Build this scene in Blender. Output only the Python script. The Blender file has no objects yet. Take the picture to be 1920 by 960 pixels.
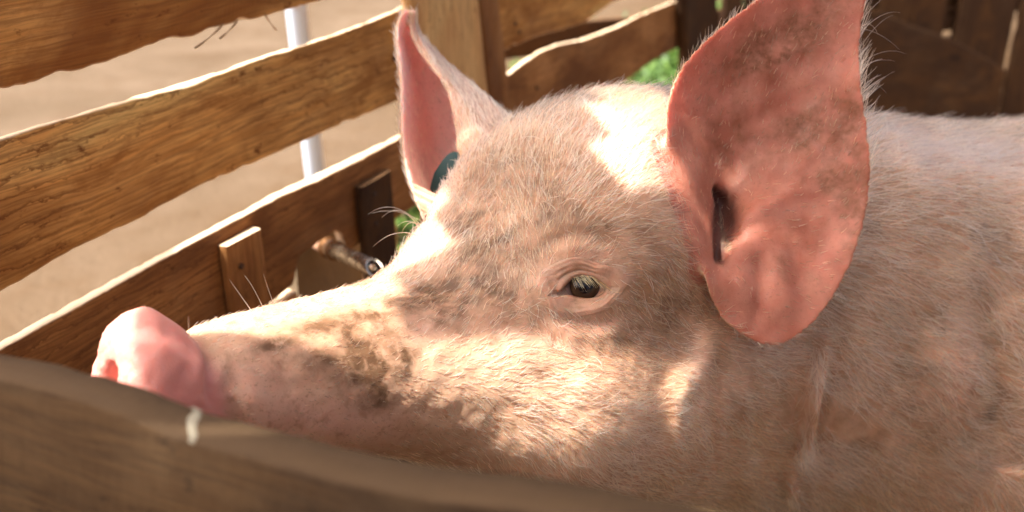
import bpy, bmesh, math, random
import numpy as np
from mathutils import Vector, Matrix
from mathutils.bvhtree import BVHTree

random.seed(7)
RNG = np.random.default_rng(11)
SC = bpy.context.scene
COL = SC.collection

# ------------------------------------------------------------------ camera, sky, sun, exposure
FPX = 1900.0                       # focal length in photo pixels (photo 1920 wide)
TILT = math.atan2(850.0, FPX)      # looking down a little
CT, ST = math.cos(TILT), math.sin(TILT)
CAMZ = 1.10
cam_data = bpy.data.cameras.new("camera")
cam = bpy.data.objects.new("camera", cam_data)
COL.objects.link(cam)
cam.location = (0, 0, CAMZ)
cam.rotation_euler = (math.radians(90) - TILT, 0, 0)
cam_data.sensor_width = 36.0
cam_data.lens = FPX / 1920.0 * 36.0
cam_data.clip_start = 0.02
cam_data.clip_end = 2000
cam_data.dof.use_dof = True
cam_data.dof.focus_distance = 0.77
cam_data.dof.aperture_fstop = 5.0
SC.camera = cam

SUN_EL = math.radians(62)
SUN_PHI = math.radians(-15)        # to the left, a little on the camera's side
SUN = np.array([-math.cos(SUN_EL) * math.cos(SUN_PHI), math.cos(SUN_EL) * math.sin(SUN_PHI), math.sin(SUN_EL)])
world = bpy.data.worlds.new("World")
SC.world = world
world.use_nodes = True
wnt = world.node_tree
sky = wnt.nodes.new("ShaderNodeTexSky")
sky.sky_type = 'NISHITA'
sky.sun_disc = False
sky.sun_elevation = SUN_EL
sky.sun_rotation = math.atan2(SUN[0], SUN[1])
sky.air_density = 0.25
sky.dust_density = 8.0
sky.ozone_density = 0.0
wnt.links.new(sky.outputs[0], wnt.nodes["Background"].inputs[0])
wnt.nodes["Background"].inputs[1].default_value = 0.15
sun_data = bpy.data.lights.new("sun", 'SUN')
sun_data.energy = 4.6
sun_data.angle = math.radians(0.53)
sun_data.color = (1.0, 0.955, 0.89)
sun = bpy.data.objects.new("sun", sun_data)
COL.objects.link(sun)
sun.rotation_euler = Vector(-SUN).to_track_quat('-Z', 'Y').to_euler()
SC.view_settings.view_transform = 'Standard'
SC.view_settings.look = 'None'
SC.view_settings.gamma = 1.0
SC.view_settings.use_curve_mapping = False
SC.view_settings.exposure = 1.62
SC.render.engine = 'CYCLES'
SC.cycles.use_denoising = True
SC.cycles.max_bounces = 10
SC.cycles.diffuse_bounces = 5
SC.cycles.sample_clamp_indirect = 6.0

# ------------------------------------------------------------------ helpers
def c2w(v):
    """camera-frame point(s) (right, forward, up) -> world"""
    v = np.asarray(v, float)
    x, y, z = v[..., 0], v[..., 1], v[..., 2]
    return np.stack([x, y * CT + z * ST, CAMZ - y * ST + z * CT], -1)

def cd2w(v):
    v = np.asarray(v, float)
    x, y, z = v[..., 0], v[..., 1], v[..., 2]
    return np.stack([x, y * CT + z * ST, -y * ST + z * CT], -1)

def ray(px, py):
    return cd2w([(px - 960) / FPX, 1.0, (480 - py) / FPX])

def at(px, py, depth):
    px, py, depth = np.broadcast_arrays(np.asarray(px, float), np.asarray(py, float), np.asarray(depth, float))
    return c2w(np.stack([(px - 960) / FPX * depth, depth, (480 - py) / FPX * depth], -1))

CAM = np.array([0, 0, CAMZ])

def proj(p):
    p = np.asarray(p, float) - CAM
    y = p[..., 1] * CT - p[..., 2] * ST
    z = p[..., 1] * ST + p[..., 2] * CT
    return np.stack([960 + p[..., 0] / y * FPX, 480 - z / y * FPX, y], -1)

def norm(v):
    v = np.asarray(v, float)
    return v / np.maximum(np.linalg.norm(v, axis=-1, keepdims=True), 1e-12)

def vnoise(p, seed=0):
    """smooth 3-D value noise in [-1,1]"""
    p = np.asarray(p, float)
    i = np.floor(p).astype(np.int64)
    f = p - i
    f = f * f * (3 - 2 * f)
    def h(ix, iy, iz):
        n = (ix * 73856093) ^ (iy * 19349663) ^ (iz * 83492791) ^ (seed * 2654435)
        n = (n ^ (n >> 13)) * 1274126177 & 0x7fffffff
        n = (n ^ (n >> 16)) * 668265263 & 0x7fffffff
        return (n & 0xffff) / 32767.5 - 1.0
    r = 0
    for dx in (0, 1):
        wx = f[..., 0] if dx else 1 - f[..., 0]
        for dy in (0, 1):
            wy = f[..., 1] if dy else 1 - f[..., 1]
            for dz in (0, 1):
                wz = f[..., 2] if dz else 1 - f[..., 2]
                r = r + wx * wy * wz * h(i[..., 0] + dx, i[..., 1] + dy, i[..., 2] + dz)
    return r

def fbm(p, octaves=4, seed=0):
    p = np.asarray(p, float)
    a, r = 1.0, 0
    for k in range(octaves):
        r = r + a * vnoise(p * 2 ** k, seed + k)
        a *= 0.5
    return r

def interp_smooth(x, xs, ys):
    """pchip-like interpolation, ys may have trailing dims"""
    xs = np.asarray(xs, float); ys = np.asarray(ys, float); x = np.asarray(x, float)
    h = np.diff(xs)
    d = np.diff(ys, axis=0) / h.reshape((-1,) + (1,) * (ys.ndim - 1))
    m = np.zeros_like(ys)
    m[0], m[-1] = d[0], d[-1]
    m[1:-1] = 0.5 * (d[:-1] + d[1:])
    k = np.clip(np.searchsorted(xs, x) - 1, 0, len(xs) - 2)
    sh = (-1,) + (1,) * (ys.ndim - 1)
    hk = h[k].reshape(sh); t = ((x - xs[k]) / h[k]).reshape(sh)
    t2, t3 = t * t, t * t * t
    return (2 * t3 - 3 * t2 + 1) * ys[k] + (t3 - 2 * t2 + t) * hk * m[k] + (-2 * t3 + 3 * t2) * ys[k + 1] + (t3 - t2) * hk * m[k + 1]

def mesh_obj(name, verts, faces, mat=None, parent=None, smooth=True):
    me = bpy.data.meshes.new(name)
    me.from_pydata([tuple(map(float, v)) for v in verts], [], [tuple(map(int, f)) for f in faces])
    me.update()
    if smooth:
        me.polygons.foreach_set("use_smooth", [True] * len(me.polygons))
    o = bpy.data.objects.new(name, me)
    COL.objects.link(o)
    if mat is not None:
        me.materials.append(mat)
    if parent is not None:
        o.parent = parent
        o.matrix_parent_inverse = parent.matrix_world.inverted()
    return o

def empty(name, loc, label=None, cat=None, group=None):
    o = bpy.data.objects.new(name, None)
    o.empty_display_size = 0.1
    COL.objects.link(o)
    o.location = [float(c) for c in loc]
    o.matrix_world = Matrix.Translation(Vector([float(c) for c in loc]))
    tag(o, label, cat, group)
    return o

def tag(o, label=None, cat=None, group=None, kind=None):
    if label: o["label"] = label
    if cat: o["category"] = cat
    if group: o["group"] = group
    if kind: o["kind"] = kind
    return o

def set_attr(me, name, arr):
    arr = np.asarray(arr, np.float32)
    if arr.ndim == 1:
        a = me.attributes.new(name, 'FLOAT', 'POINT'); a.data.foreach_set("value", arr.ravel())
    else:
        a = me.attributes.new(name, 'FLOAT_VECTOR', 'POINT'); a.data.foreach_set("vector", arr.ravel())

class NT:
    """tiny node-tree writer"""
    def __init__(self, name):
        self.m = bpy.data.materials.new(name)
        self.m.use_nodes = True
        self.t = self.m.node_tree
        self.t.nodes.clear()
        self.out = self.t.nodes.new("ShaderNodeOutputMaterial")
    def n(self, kind, **kw):
        nd = self.t.nodes.new("ShaderNode" + kind)
        for k, v in kw.items():
            if hasattr(nd, k) and k not in nd.inputs.keys():
                setattr(nd, k, v)
        return nd
    def put(self, sock, v):
        if isinstance(v, bpy.types.NodeSocket):
            self.t.links.new(v, sock)
        elif v is not None:
            if sock.type == 'RGBA' and not isinstance(v, (int, float)) and len(v) == 3:
                v = (*v, 1)
            sock.default_value = v
    def attr(self, name, out="Vector"):
        nd = self.n("Attribute"); nd.attribute_name = name
        return nd.outputs[out]
    def mapping(self, vec, scale=(1, 1, 1), loc=(0, 0, 0), rot=(0, 0, 0)):
        nd = self.n("Mapping")
        self.put(nd.inputs[0], vec); nd.inputs["Scale"].default_value = scale
        nd.inputs["Location"].default_value = loc; nd.inputs["Rotation"].default_value = rot
        return nd.outputs[0]
    def noise(self, vec, scale, detail=4, rough=0.55, dist=0.0):
        nd = self.n("TexNoise")
        self.put(nd.inputs["Vector"], vec); nd.inputs["Scale"].default_value = scale
        nd.inputs["Detail"].default_value = detail; nd.inputs["Roughness"].default_value = rough
        nd.inputs["Distortion"].default_value = dist
        return nd.outputs["Fac"]
    def ramp(self, fac, stops, interp='LINEAR'):
        nd = self.n("ValToRGB"); self.put(nd.inputs[0], fac)
        cr = nd.color_ramp; cr.interpolation = interp
        while len(cr.elements) < len(stops): cr.elements.new(0.5)
        for e, (p, c) in zip(cr.elements, stops):
            e.position = p
            e.color = (c, c, c, 1) if isinstance(c, (int, float)) else (*c, 1)
        return nd.outputs[0]
    def mix(self, fac, a, b, mode='MIX'):
        nd = self.n("Mix"); nd.data_type = 'RGBA'; nd.blend_type = mode
        self.put(nd.inputs[0], fac); self.put(nd.inputs[6], a); self.put(nd.inputs[7], b)
        return nd.outputs[2]
    def math(self, op, a, b=None, clamp=False):
        nd = self.n("Math"); nd.operation = op; nd.use_clamp = clamp
        self.put(nd.inputs[0], a)
        if b is not None: self.put(nd.inputs[1], b)
        return nd.outputs[0]
    def bump(self, h, strength=0.5, dist=0.002, normal=None):
        nd = self.n("Bump"); nd.inputs["Strength"].default_value = strength
        nd.inputs["Distance"].default_value = dist
        self.put(nd.inputs["Height"], h)
        if normal is not None: self.put(nd.inputs["Normal"], normal)
        return nd.outputs[0]
    def bsdf(self, **kw):
        nd = self.n("BsdfPrincipled")
        for k, v in kw.items():
            self.put(nd.inputs[k.replace("_", " ")], v)
        self.t.links.new(nd.outputs[0], self.out.inputs[0])
        return nd

# ------------------------------------------------------------------ materials of the setting
def wood_material(name, light, mid, dark, stain, seed=0.0, rough=0.8, grain=1.0, cathedral=0.5, raw=(.72, .56, .38), dust=.16):
    t = NT(name)
    pc = t.attr("pc")
    rnd = t.mapping(pc, (1, 1, 1), (seed, seed * .7, seed * .3))
    warp = t.noise(t.mapping(rnd, (2.2, 5, 5)), 1.0, 4, .55)
    wv = t.n("VectorMath"); wv.operation = 'MULTIPLY_ADD'
    t.put(wv.inputs[0], warp); wv.inputs[1].default_value = (.0, .045, .03); t.put(wv.inputs[2], rnd)
    v2 = wv.outputs[0]
    fine = t.noise(t.mapping(v2, (14, 420, 200)), 1.0, 5, .65)
    streak = t.noise(t.mapping(v2, (3.0, 75, 40)), 1.0, 6, .65, .2)
    blot = t.noise(t.mapping(rnd, (7, 13, 13)), 1.0, 7, .68, .5)
    cloud = t.noise(t.mapping(rnd, (2.6, 5.0, 5.0), (3, 1, 2)), 1.0, 4, .55, .7)
    grit = t.noise(rnd, 140, 5, .75)
    mask = t.ramp(t.noise(t.mapping(rnd, (1.8, 4, 4), (7, 3, 1)), 1.0, 3, .5), [(.44, 0), (.58, 1)])
    # curved growth-ring arcs, only in parts of the board
    wave = t.n("TexWave"); wave.wave_type = 'BANDS'; wave.bands_direction = 'Y'; wave.wave_profile = 'SAW'
    t.put(wave.inputs["Vector"], t.mapping(rnd, (.75, 1.5, 1)))
    wave.inputs["Scale"].default_value = 13; wave.inputs["Distortion"].default_value = 9
    wave.inputs["Detail"].default_value = 5; wave.inputs["Detail Scale"].default_value = 1.1; wave.inputs["Detail Roughness"].default_value = .68
    arcs = t.math('MULTIPLY', t.ramp(wave.outputs["Fac"], [(0, 1), (.22, .1), (1, 0)]), mask)
    # saw-cut lines running across the grain
    saw = t.n("TexWave"); saw.wave_type = 'BANDS'; saw.bands_direction = 'X'
    t.put(saw.inputs["Vector"], t.mapping(rnd, (1, 1, 1), rot=(0, 0, .25)))
    saw.inputs["Scale"].default_value = 48; saw.inputs["Distortion"].default_value = 2.5; saw.inputs["Detail"].default_value = 3
    c = t.mix(t.ramp(streak, [(.30, 0), (.70, 1)]), mid, light)
    c = t.mix(t.ramp(cloud, [(.54, 0), (.70, .8)]), c, tuple(min(x * k, .85) for x, k in zip(light, (1.22, 1.28, 1.45))))
    c = t.mix(t.ramp(cloud, [(.37, .92), (.54, 0)]), c, stain)
    c = t.mix(t.math('MULTIPLY', arcs, cathedral), c, dark)
    c = t.mix(t.math('MULTIPLY', t.ramp(fine, [(.40, 1), (.58, 0)]), .55 * grain), c, dark)
    c = t.mix(t.ramp(blot, [(.52, 0), (.66, .8)]), c, stain)
    c = t.mix(t.ramp(t.noise(t.mapping(rnd, (30, 60, 60)), 1.0, 5, .75), [(.60, 0), (.68, .9)]), c, dark)
    c = t.mix(t.math('MULTIPLY', t.ramp(t.noise(t.mapping(rnd, (5, 7, 7), (5, 5, 5)), 1.0, 6, .7), [(.50, 0), (.72, 1)]), dust), c, (.52, .36, .19))
    kn = t.n("TexVoronoi"); t.put(kn.inputs["Vector"], t.mapping(v2, (2.0, 5, 5))); kn.inputs["Scale"].default_value = 1.0
    c = t.mix(t.ramp(kn.outputs["Distance"], [(.03, .95), (.085, 0)]), c, (dark[0] * .3, dark[1] * .3, dark[2] * .4))
    c = t.mix(t.math('MULTIPLY', t.attr("raw", "Fac"), t.ramp(streak, [(.25, .45), (.6, 1)])), c, raw)
    h = t.math('ADD', t.math('MULTIPLY', fine, .7), t.math('MULTIPLY', streak, .5))
    h = t.math('ADD', h, t.math('MULTIPLY', grit, .5))
    h = t.math('ADD', h, t.math('MULTIPLY', saw.outputs["Fac"], .16))
    t.bsdf(Base_Color=c, Roughness=t.ramp(fine, [(0, rough - .15), (1, rough + .1)]), Normal=t.bump(h, .42, .0018), Specular_IOR_Level=.25)
    return t.m

WOOD = wood_material("wood_honey", (.86, .50, .155), (.72, .35, .085), (.16, .052, .010), (.28, .105, .020), 1.3, cathedral=.8)
WOOD_B = wood_material("wood_brown", (.50, .24, .075), (.36, .152, .043), (.11, .040, .011), (.18, .070, .020), 5.1, cathedral=.75)
WOOD_POST = wood_material("wood_post", (.85, .55, .22), (.76, .45, .165), (.30, .13, .04), (.50, .25, .085), 8.4, cathedral=.25)
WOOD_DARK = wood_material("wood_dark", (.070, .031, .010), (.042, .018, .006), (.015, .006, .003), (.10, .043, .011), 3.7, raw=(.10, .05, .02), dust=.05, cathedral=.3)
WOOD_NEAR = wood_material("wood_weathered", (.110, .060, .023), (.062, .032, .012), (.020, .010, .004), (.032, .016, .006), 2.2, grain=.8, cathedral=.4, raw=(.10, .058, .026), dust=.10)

def ground_material():
    t = NT("sandy_earth")
    co = t.n("TexCoord").outputs["Object"]
    big = t.noise(co, 1.7, 6, .65, .5); midn = t.noise(co, 7, 6, .68, .4); fine = t.noise(co, 45, 5, .75)
    damp = t.attr("damp", "Fac")
    c = t.mix(t.ramp(big, [(.35, 0), (.7, 1)]), (.090, .062, .038), (.135, .097, .065))
    c = t.mix(t.math('MULTIPLY', t.ramp(midn, [(.5, 0), (.75, 1)]), .6), c, (.075, .043, .021))
    c = t.mix(t.math('MULTIPLY', t.ramp(fine, [(.58, 0), (.72, 1)]), .5), c, (.065, .040, .02))
    c = t.mix(t.math('MULTIPLY', damp, .85), c, t.mix(midn, (.056, .030, .011), (.086, .049, .021)))
    t.bsdf(Base_Color=c, Roughness=.95, Specular_IOR_Level=.1, Normal=t.bump(t.math('ADD', t.math('MULTIPLY', fine, .6), midn), .8, .02))
    return t.m
GROUND = ground_material()

# ------------------------------------------------------------------ ground
A0 = math.radians(25)
def build_ground():
    xs = np.concatenate([[-300, -80, -30, -14], np.linspace(-8, 8, 65), [14, 30, 80, 300]])
    ys = np.concatenate([[-300, -80, -30, -8], np.linspace(-4, 12, 65), [18, 40, 90, 300]])
    X, Y = np.meshgrid(xs, ys)
    near = np.exp(-((X / 9) ** 4 + ((Y - 4) / 9) ** 4))
    Z = near * (.02 * fbm(np.stack([X * 1.3, Y * 1.3, 0 * X], -1), 3, 3) - .03)
    V = np.stack([X, Y, Z], -1).reshape(-1, 3)
    n, m = X.shape; i = np.arange(n * m).reshape(n, m)
    F = np.stack([i[:-1, :-1], i[:-1, 1:], i[1:, 1:], i[1:, :-1]], -1).reshape(-1, 4)
    o = mesh_obj("ground", V, F, GROUND)
    dist = -(V[:, 0] * math.cos(A0) - V[:, 1] * math.sin(A0)) - .75               # metres beyond the left fence
    set_attr(o.data, "damp", np.clip(1 - (np.abs(dist) + .35 * fbm(V * 2.1, 3, 9)) / 1.9, 0, 1) ** .8)
    tag(o, "sunlit sandy beige earth around and beyond the pen", kind="structure")
    return o
build_ground()

# ------------------------------------------------------------------ plank fences
class Plane:
    """vertical fence plane: origin, horizontal direction d, normal n pointing into the pen"""
    def __init__(self, ang_deg, dist_point, flip=1):
        a = math.radians(ang_deg)
        self.d = np.array([math.sin(a), math.cos(a), 0.0])
        self.n = flip * np.array([math.cos(a), -math.sin(a), 0.0])
        self.o = np.array(dist_point, float)
    def px(self, px, py, off=0.0):
        r = ray(px, py)
        k = (self.n.dot(self.o) + off - self.n.dot(CAM)) / self.n.dot(r)
        p = CAM + k * r
        return np.array([(p - self.o).dot(self.d), p[2]])
    def w(self, a, z, off=0.0):
        a, z, off = np.broadcast_arrays(np.asarray(a, float), np.asarray(z, float), np.asarray(off, float))
        return self.o + a[..., None] * self.d + off[..., None] * self.n + np.stack([0 * z, 0 * z, z], -1)

A0 = math.radians(25)
LEFT = Plane(25, [-.75 * math.cos(A0), .75 * math.sin(A0), 0])
NEARP = Plane(115, [.29 * math.sin(A0), .29 * math.cos(A0), 0], flip=-1)      # board plane closest to the camera (n points into the pen)

def board(name, plane, low, high, thick, mat, parent, seed, off=0.0, jag_lo=1.0, jag_hi=1.0, step=.005, axis='a', bev=.0015, label=None, end_raw=0.0):
    """a rough-sawn board lying in a fence plane. low/high: lists of (along, height) - its two long edges (axis 'a' runs along the fence, axis 'z' upright:
    then the pairs are (height, along))"""
    low = np.array(sorted(map(tuple, low))); high = np.array(sorted(map(tuple, high)))
    a0, a1 = max(low[0, 0], high[0, 0]), min(low[-1, 0], high[-1, 0])
    K = max(12, int((a1 - a0) / step))
    A = np.linspace(a0, a1, K)
    lo = np.interp(A, low[:, 0], low[:, 1]); hi = np.interp(A, high[:, 0], high[:, 1])
    def edge(k, amp):
        q = np.stack([A * 1.0 + seed * 3.1, 0 * A + k * 5.7, 0 * A + seed], -1)
        coarse = fbm(q * [5, 1, 1], 3, seed + k) * .0012
        fine = fbm(q * [75, 1, 1], 4, seed + k + 9) * .0009
        chips = np.clip(vnoise(q * [28, 1, 1], seed + k + 20) - .5, 0, 1) * .010 + np.clip(vnoise(q * [90, 1, 1], seed + k + 25) - .55, 0, 1) * .006
        return amp * (coarse + fine), amp * chips
    e0, c0 = edge(1, jag_lo); e1, c1 = edge(2, jag_hi); e0b, c0b = edge(3, jag_lo); e1b, c1b = edge(4, jag_hi)
    prof = [(0, -bev), (.012, -.0006), (.05, 0), (.2, 0), (.35, 0), (.5, 0), (.65, 0), (.8, 0), (.95, 0), (.988, -.0006), (1, -bev)]
    back = [(1, -thick + bev), (.985, -thick), (.5, -thick), (.015, -thick), (0, -thick + bev)]
    rows = []; raws = []
    pcs = []
    for v, w in prof + back:
        isb = w < -thick / 2
        l = lo + (e0b + c0b if isb else e0 + c0); h = hi + (e1b - c1b if isb else e1 - c1)
        z = l + (h - l) * v
        ww = np.full(K, w)
        if not isb:
            ww = ww + .0016 * fbm(np.stack([A * 5, z * 22, 0 * A + seed], -1), 3, seed + 31)
        raws.append(np.full(K, 1.0 if (v in (0, 1) and axis == 'a') else 0.0)); rows.append((A, z, ww)); pcs.append(np.stack([A + seed * 1.7, z + seed * .37, ww * 2 + seed * .11], -1))
    P = np.array([[r[0], r[1], r[2]] for r in rows])            # rows,3,K
    if axis == 'a':
        W = plane.w(P[:, 0], P[:, 1], P[:, 2] + off)
    else:
        W = plane.w(P[:, 1], P[:, 0], P[:, 2] + off)
    n = len(rows); i = np.arange(n * K).reshape(n, K)
    F = np.stack([i, np.roll(i, -1, 0)], 0)
    q = np.stack([F[0][:, :-1], F[0][:, 1:], F[1][:, 1:], F[1][:, :-1]], -1).reshape(-1, 4)
    W = np.concatenate([W.reshape(-1, 3), W[:, -1]]); tp = (n * K + np.arange(n)).tolist()          # the cut end has vertices of its own
    faces = q.tolist() + [i[:, 0].tolist()[::-1], tp]
    raws = np.concatenate([np.array(raws).reshape(-1), np.full(n, end_raw)]); raws[i[:, -1]] = raws[i[:, -2]]; pcs = np.concatenate([np.array(pcs).reshape(-1, 3), np.array(pcs)[:, -1]])
    o = mesh_obj(name, W, faces, mat, parent, smooth=True)
    bm = bmesh.new(); bm.from_mesh(o.data); bmesh.ops.recalc_face_normals(bm, faces=bm.faces); bm.to_mesh(o.data); bm.free()
    set_attr(o.data, "pc", pcs)
    set_attr(o.data, "raw", raws)
    if label: o["label"] = label
    return o

def pl(plane, pts, off=0.0):
    return [tuple(plane.px(x, y, off)) for x, y in pts]

# --- the plank fence on the left, running away to the right
fence = empty("plank_fence", LEFT.w(0.6, 0), "rough-sawn honey brown plank fence running behind the pig's snout and ears", "fence")
def ext_left(pts, plane, da):
    """continue an edge straight beyond the left border of the frame"""
    q = sorted(pts); (a, z), (a2, z2) = q[0], q[min(3, len(q) - 1)]
    s = (z2 - z) / (a2 - a)
    return [(a - da, z - s * da * .3)] + q

e = pl(LEFT, [(0, 168), (50, 160), (110, 136), (150, 131), (200, 116), (240, 101), (300, 77), (360, 69), (400, 51), (480, 36), (540, 19), (610, 0), (700, -30), (800, -62)])
e = ext_left(e, LEFT, .5)
board("plank", LEFT, e, [(a, z + .145) for a, z in e], .011, WOOD, fence, 1, jag_lo=1.0)
t2 = ext_left(pl(LEFT, [(0, 262), (80, 236), (130, 222), (190, 205), (260, 184), (320, 168), (380, 149), (440, 128), (500, 106), (580, 82), (640, 62), (700, 40), (755, 16), (800, 0)]), LEFT, .5)
b2 = ext_left(pl(LEFT, [(0, 548), (60, 515), (140, 468), (200, 440), (290, 397), (370, 352), (440, 322), (520, 287), (600, 250), (660, 225), (720, 200), (755, 184), (800, 163)]), LEFT, .5)
board("plank", LEFT, b2, t2, .008, WOOD, fence, 2, jag_lo=.9, jag_hi=.6)
t3 = ext_left(pl(LEFT, [(0, 655), (40, 634), (120, 590), (200, 546), (300, 490), (400, 437), (460, 404), (520, 370), (600, 334), (680, 296), (752, 260), (800, 236)]), LEFT, .5)
b3 = ext_left(pl(LEFT, [(0, 896), (200, 767), (400, 634), (515, 563), (553, 533), (558, 500), (563, 482), (600, 455), (632, 432), (645, 440), (652, 474), (700, 440), (800, 372)]), LEFT, .5)
board("plank", LEFT, b3, t3, .014, WOOD_B, fence, 3, jag_lo=.7, jag_hi=.7)
t4 = ext_left(pl(LEFT, [(0, 912), (200, 781), (400, 646), (520, 572), (557, 545)]), LEFT, .5)
board("plank", LEFT, [(a, z - .14) for a, z in t4], t4, .017, WOOD_B, fence, 4)
# second bay, beyond the post
eR = pl(LEFT, [(800, 128), (900, 104), (945, 94), (1000, 71), (1060, 54), (1100, 40), (1150, 4), (1180, -8), (1230, -30), (1300, -60)])
board("plank", LEFT, eR, [(a, z + .15) for a, z in eR], .011, WOOD, fence, 6, jag_lo=.9)
tR = pl(LEFT, [(800, 210), (900, 165), (958, 137), (985, 116), (1012, 98), (1050, 82), (1090, 76), (1130, 62), (1160, 50), (1210, 25), (1262, 4), (1300, -8)])
bR = pl(LEFT, [(800, 350), (1000, 258), (1140, 180), (1180, 148), (1230, 112), (1280, 86), (1310, 70)])
board("plank", LEFT, bR, tR, .010, WOOD_B, fence, 7, jag_hi=1.0)
b8 = pl(LEFT, [(800, 480), (1000, 372), (1280, 196), (1310, 182)])
board("plank", LEFT, [(a, z - .13) for a, z in b8], [(a, z - .01) for a, z in b8], .017, WOOD_B, fence, 8)
# posts
def upright(name, plane, left, right, z0, z1, thick, mat, parent, seed, off, **kw):
    """upright timber: left/right pixel edges as two points each, taken down to the ground and up to z1"""
    def ln(pts):
        (a, z), (b, y) = [plane.px(*p, off) for p in pts]
        f = lambda h: a + (b - a) * (h - z) / (y - z)
        return [(h, f(h)) for h in np.linspace(z0, z1, 6)]
    return board(name, plane, ln(left), ln(right), thick, mat, parent, seed, off, axis='z', step=.012, **kw)
upright("post", LEFT, [(775, 0), (800, 200)], [(897, 0), (920, 200)], -.02, 1.55, .022, WOOD_POST, fence, 11, .024, jag_lo=.5, jag_hi=.5, bev=.006)
upright("post_batten", LEFT, [(899, 0), (921, 200)], [(936, 0), (957, 200)], -.02, 1.5, .018, WOOD_B, fence, 12, .020, jag_lo=.6, jag_hi=.9, bev=.005)
upright("post", LEFT, [(1286, 0), (1292, 160)], [(1346, 0), (1352, 160)], -.02, 1.6, .03, WOOD_DARK, fence, 13, .032, bev=.006)
# two short stakes nailed to the lowest plank
def stake(tl, tr, bl, br, seed, mat):
    off = .014
    L = [LEFT.px(*p, off) for p in (tl, bl)]; R = [LEFT.px(*p, off) for p in (tr, br)]
    zt = (L[0][1] + R[0][1]) / 2
    def f(pts, h): return pts[0][0] + (pts[1][0] - pts[0][0]) * (h - pts[0][1]) / (pts[1][1] - pts[0][1])
    hs = np.linspace(-.02, zt, 6)
    return board("stake", LEFT, [(h, f(L, h)) for h in hs], [(h, f(R, h)) for h in hs], 0.012, mat, fence, seed, off, axis='z', step=.008, jag_lo=.4, jag_hi=.4, end_raw=1.0)
stake((424, 455), (490, 436), (440, 585), (506, 570), 15, WOOD_B)
stake((676, 345), (735, 326), (690, 500), (748, 490), 16, WOOD_DARK)

# --- the dark board fence closing the pen at the back
BACK = Plane(68, [0.2, 2.95, 0], flip=1)
if BACK.n[1] > 0: BACK.n = -BACK.n
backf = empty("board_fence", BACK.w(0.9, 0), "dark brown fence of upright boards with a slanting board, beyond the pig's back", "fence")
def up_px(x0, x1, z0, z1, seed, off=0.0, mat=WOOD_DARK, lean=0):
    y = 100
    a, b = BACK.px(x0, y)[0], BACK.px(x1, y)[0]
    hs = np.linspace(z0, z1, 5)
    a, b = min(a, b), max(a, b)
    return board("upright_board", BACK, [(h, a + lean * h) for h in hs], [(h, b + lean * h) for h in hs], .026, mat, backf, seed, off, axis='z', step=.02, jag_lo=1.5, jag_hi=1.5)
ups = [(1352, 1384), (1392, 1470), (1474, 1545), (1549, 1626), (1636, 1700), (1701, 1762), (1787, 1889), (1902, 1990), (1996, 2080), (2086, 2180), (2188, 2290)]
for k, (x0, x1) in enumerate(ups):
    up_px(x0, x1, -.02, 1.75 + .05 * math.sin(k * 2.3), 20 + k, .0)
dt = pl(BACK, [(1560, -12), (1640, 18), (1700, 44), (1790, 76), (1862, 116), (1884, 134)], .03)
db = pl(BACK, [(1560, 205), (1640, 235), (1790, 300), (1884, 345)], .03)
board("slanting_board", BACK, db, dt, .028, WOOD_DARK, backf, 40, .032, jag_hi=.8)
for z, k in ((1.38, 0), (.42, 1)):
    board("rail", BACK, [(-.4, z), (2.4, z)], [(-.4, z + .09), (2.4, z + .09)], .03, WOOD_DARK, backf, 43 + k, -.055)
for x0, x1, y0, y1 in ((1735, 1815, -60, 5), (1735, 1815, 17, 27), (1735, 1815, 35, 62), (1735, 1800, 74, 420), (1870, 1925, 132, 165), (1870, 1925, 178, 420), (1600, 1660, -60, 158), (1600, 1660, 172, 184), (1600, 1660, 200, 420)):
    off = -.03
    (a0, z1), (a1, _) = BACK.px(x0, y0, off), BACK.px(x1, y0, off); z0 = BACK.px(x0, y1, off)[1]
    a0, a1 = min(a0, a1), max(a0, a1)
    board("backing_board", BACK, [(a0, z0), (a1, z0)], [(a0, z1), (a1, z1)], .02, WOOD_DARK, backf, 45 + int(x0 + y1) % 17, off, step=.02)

# --- the fence the photographer leans over
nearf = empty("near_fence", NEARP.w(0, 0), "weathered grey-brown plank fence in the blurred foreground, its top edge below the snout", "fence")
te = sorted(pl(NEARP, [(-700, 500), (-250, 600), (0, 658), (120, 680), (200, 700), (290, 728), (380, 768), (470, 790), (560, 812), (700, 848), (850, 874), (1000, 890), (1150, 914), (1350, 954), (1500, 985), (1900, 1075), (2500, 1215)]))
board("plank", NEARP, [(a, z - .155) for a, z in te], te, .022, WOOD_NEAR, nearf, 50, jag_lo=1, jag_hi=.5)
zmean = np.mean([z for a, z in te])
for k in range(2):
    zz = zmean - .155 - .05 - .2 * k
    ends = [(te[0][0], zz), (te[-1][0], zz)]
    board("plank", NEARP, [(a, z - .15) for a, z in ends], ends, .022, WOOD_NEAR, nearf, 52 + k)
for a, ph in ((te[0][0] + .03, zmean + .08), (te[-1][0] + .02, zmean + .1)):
    board("post", NEARP, [(-.02, a - .05), (ph, a - .05)], [(-.02, a + .05), (ph, a + .05)], .08, WOOD_NEAR, nearf, 56 + int(a * 10) % 5, -.024, axis='z', step=.02)
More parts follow.
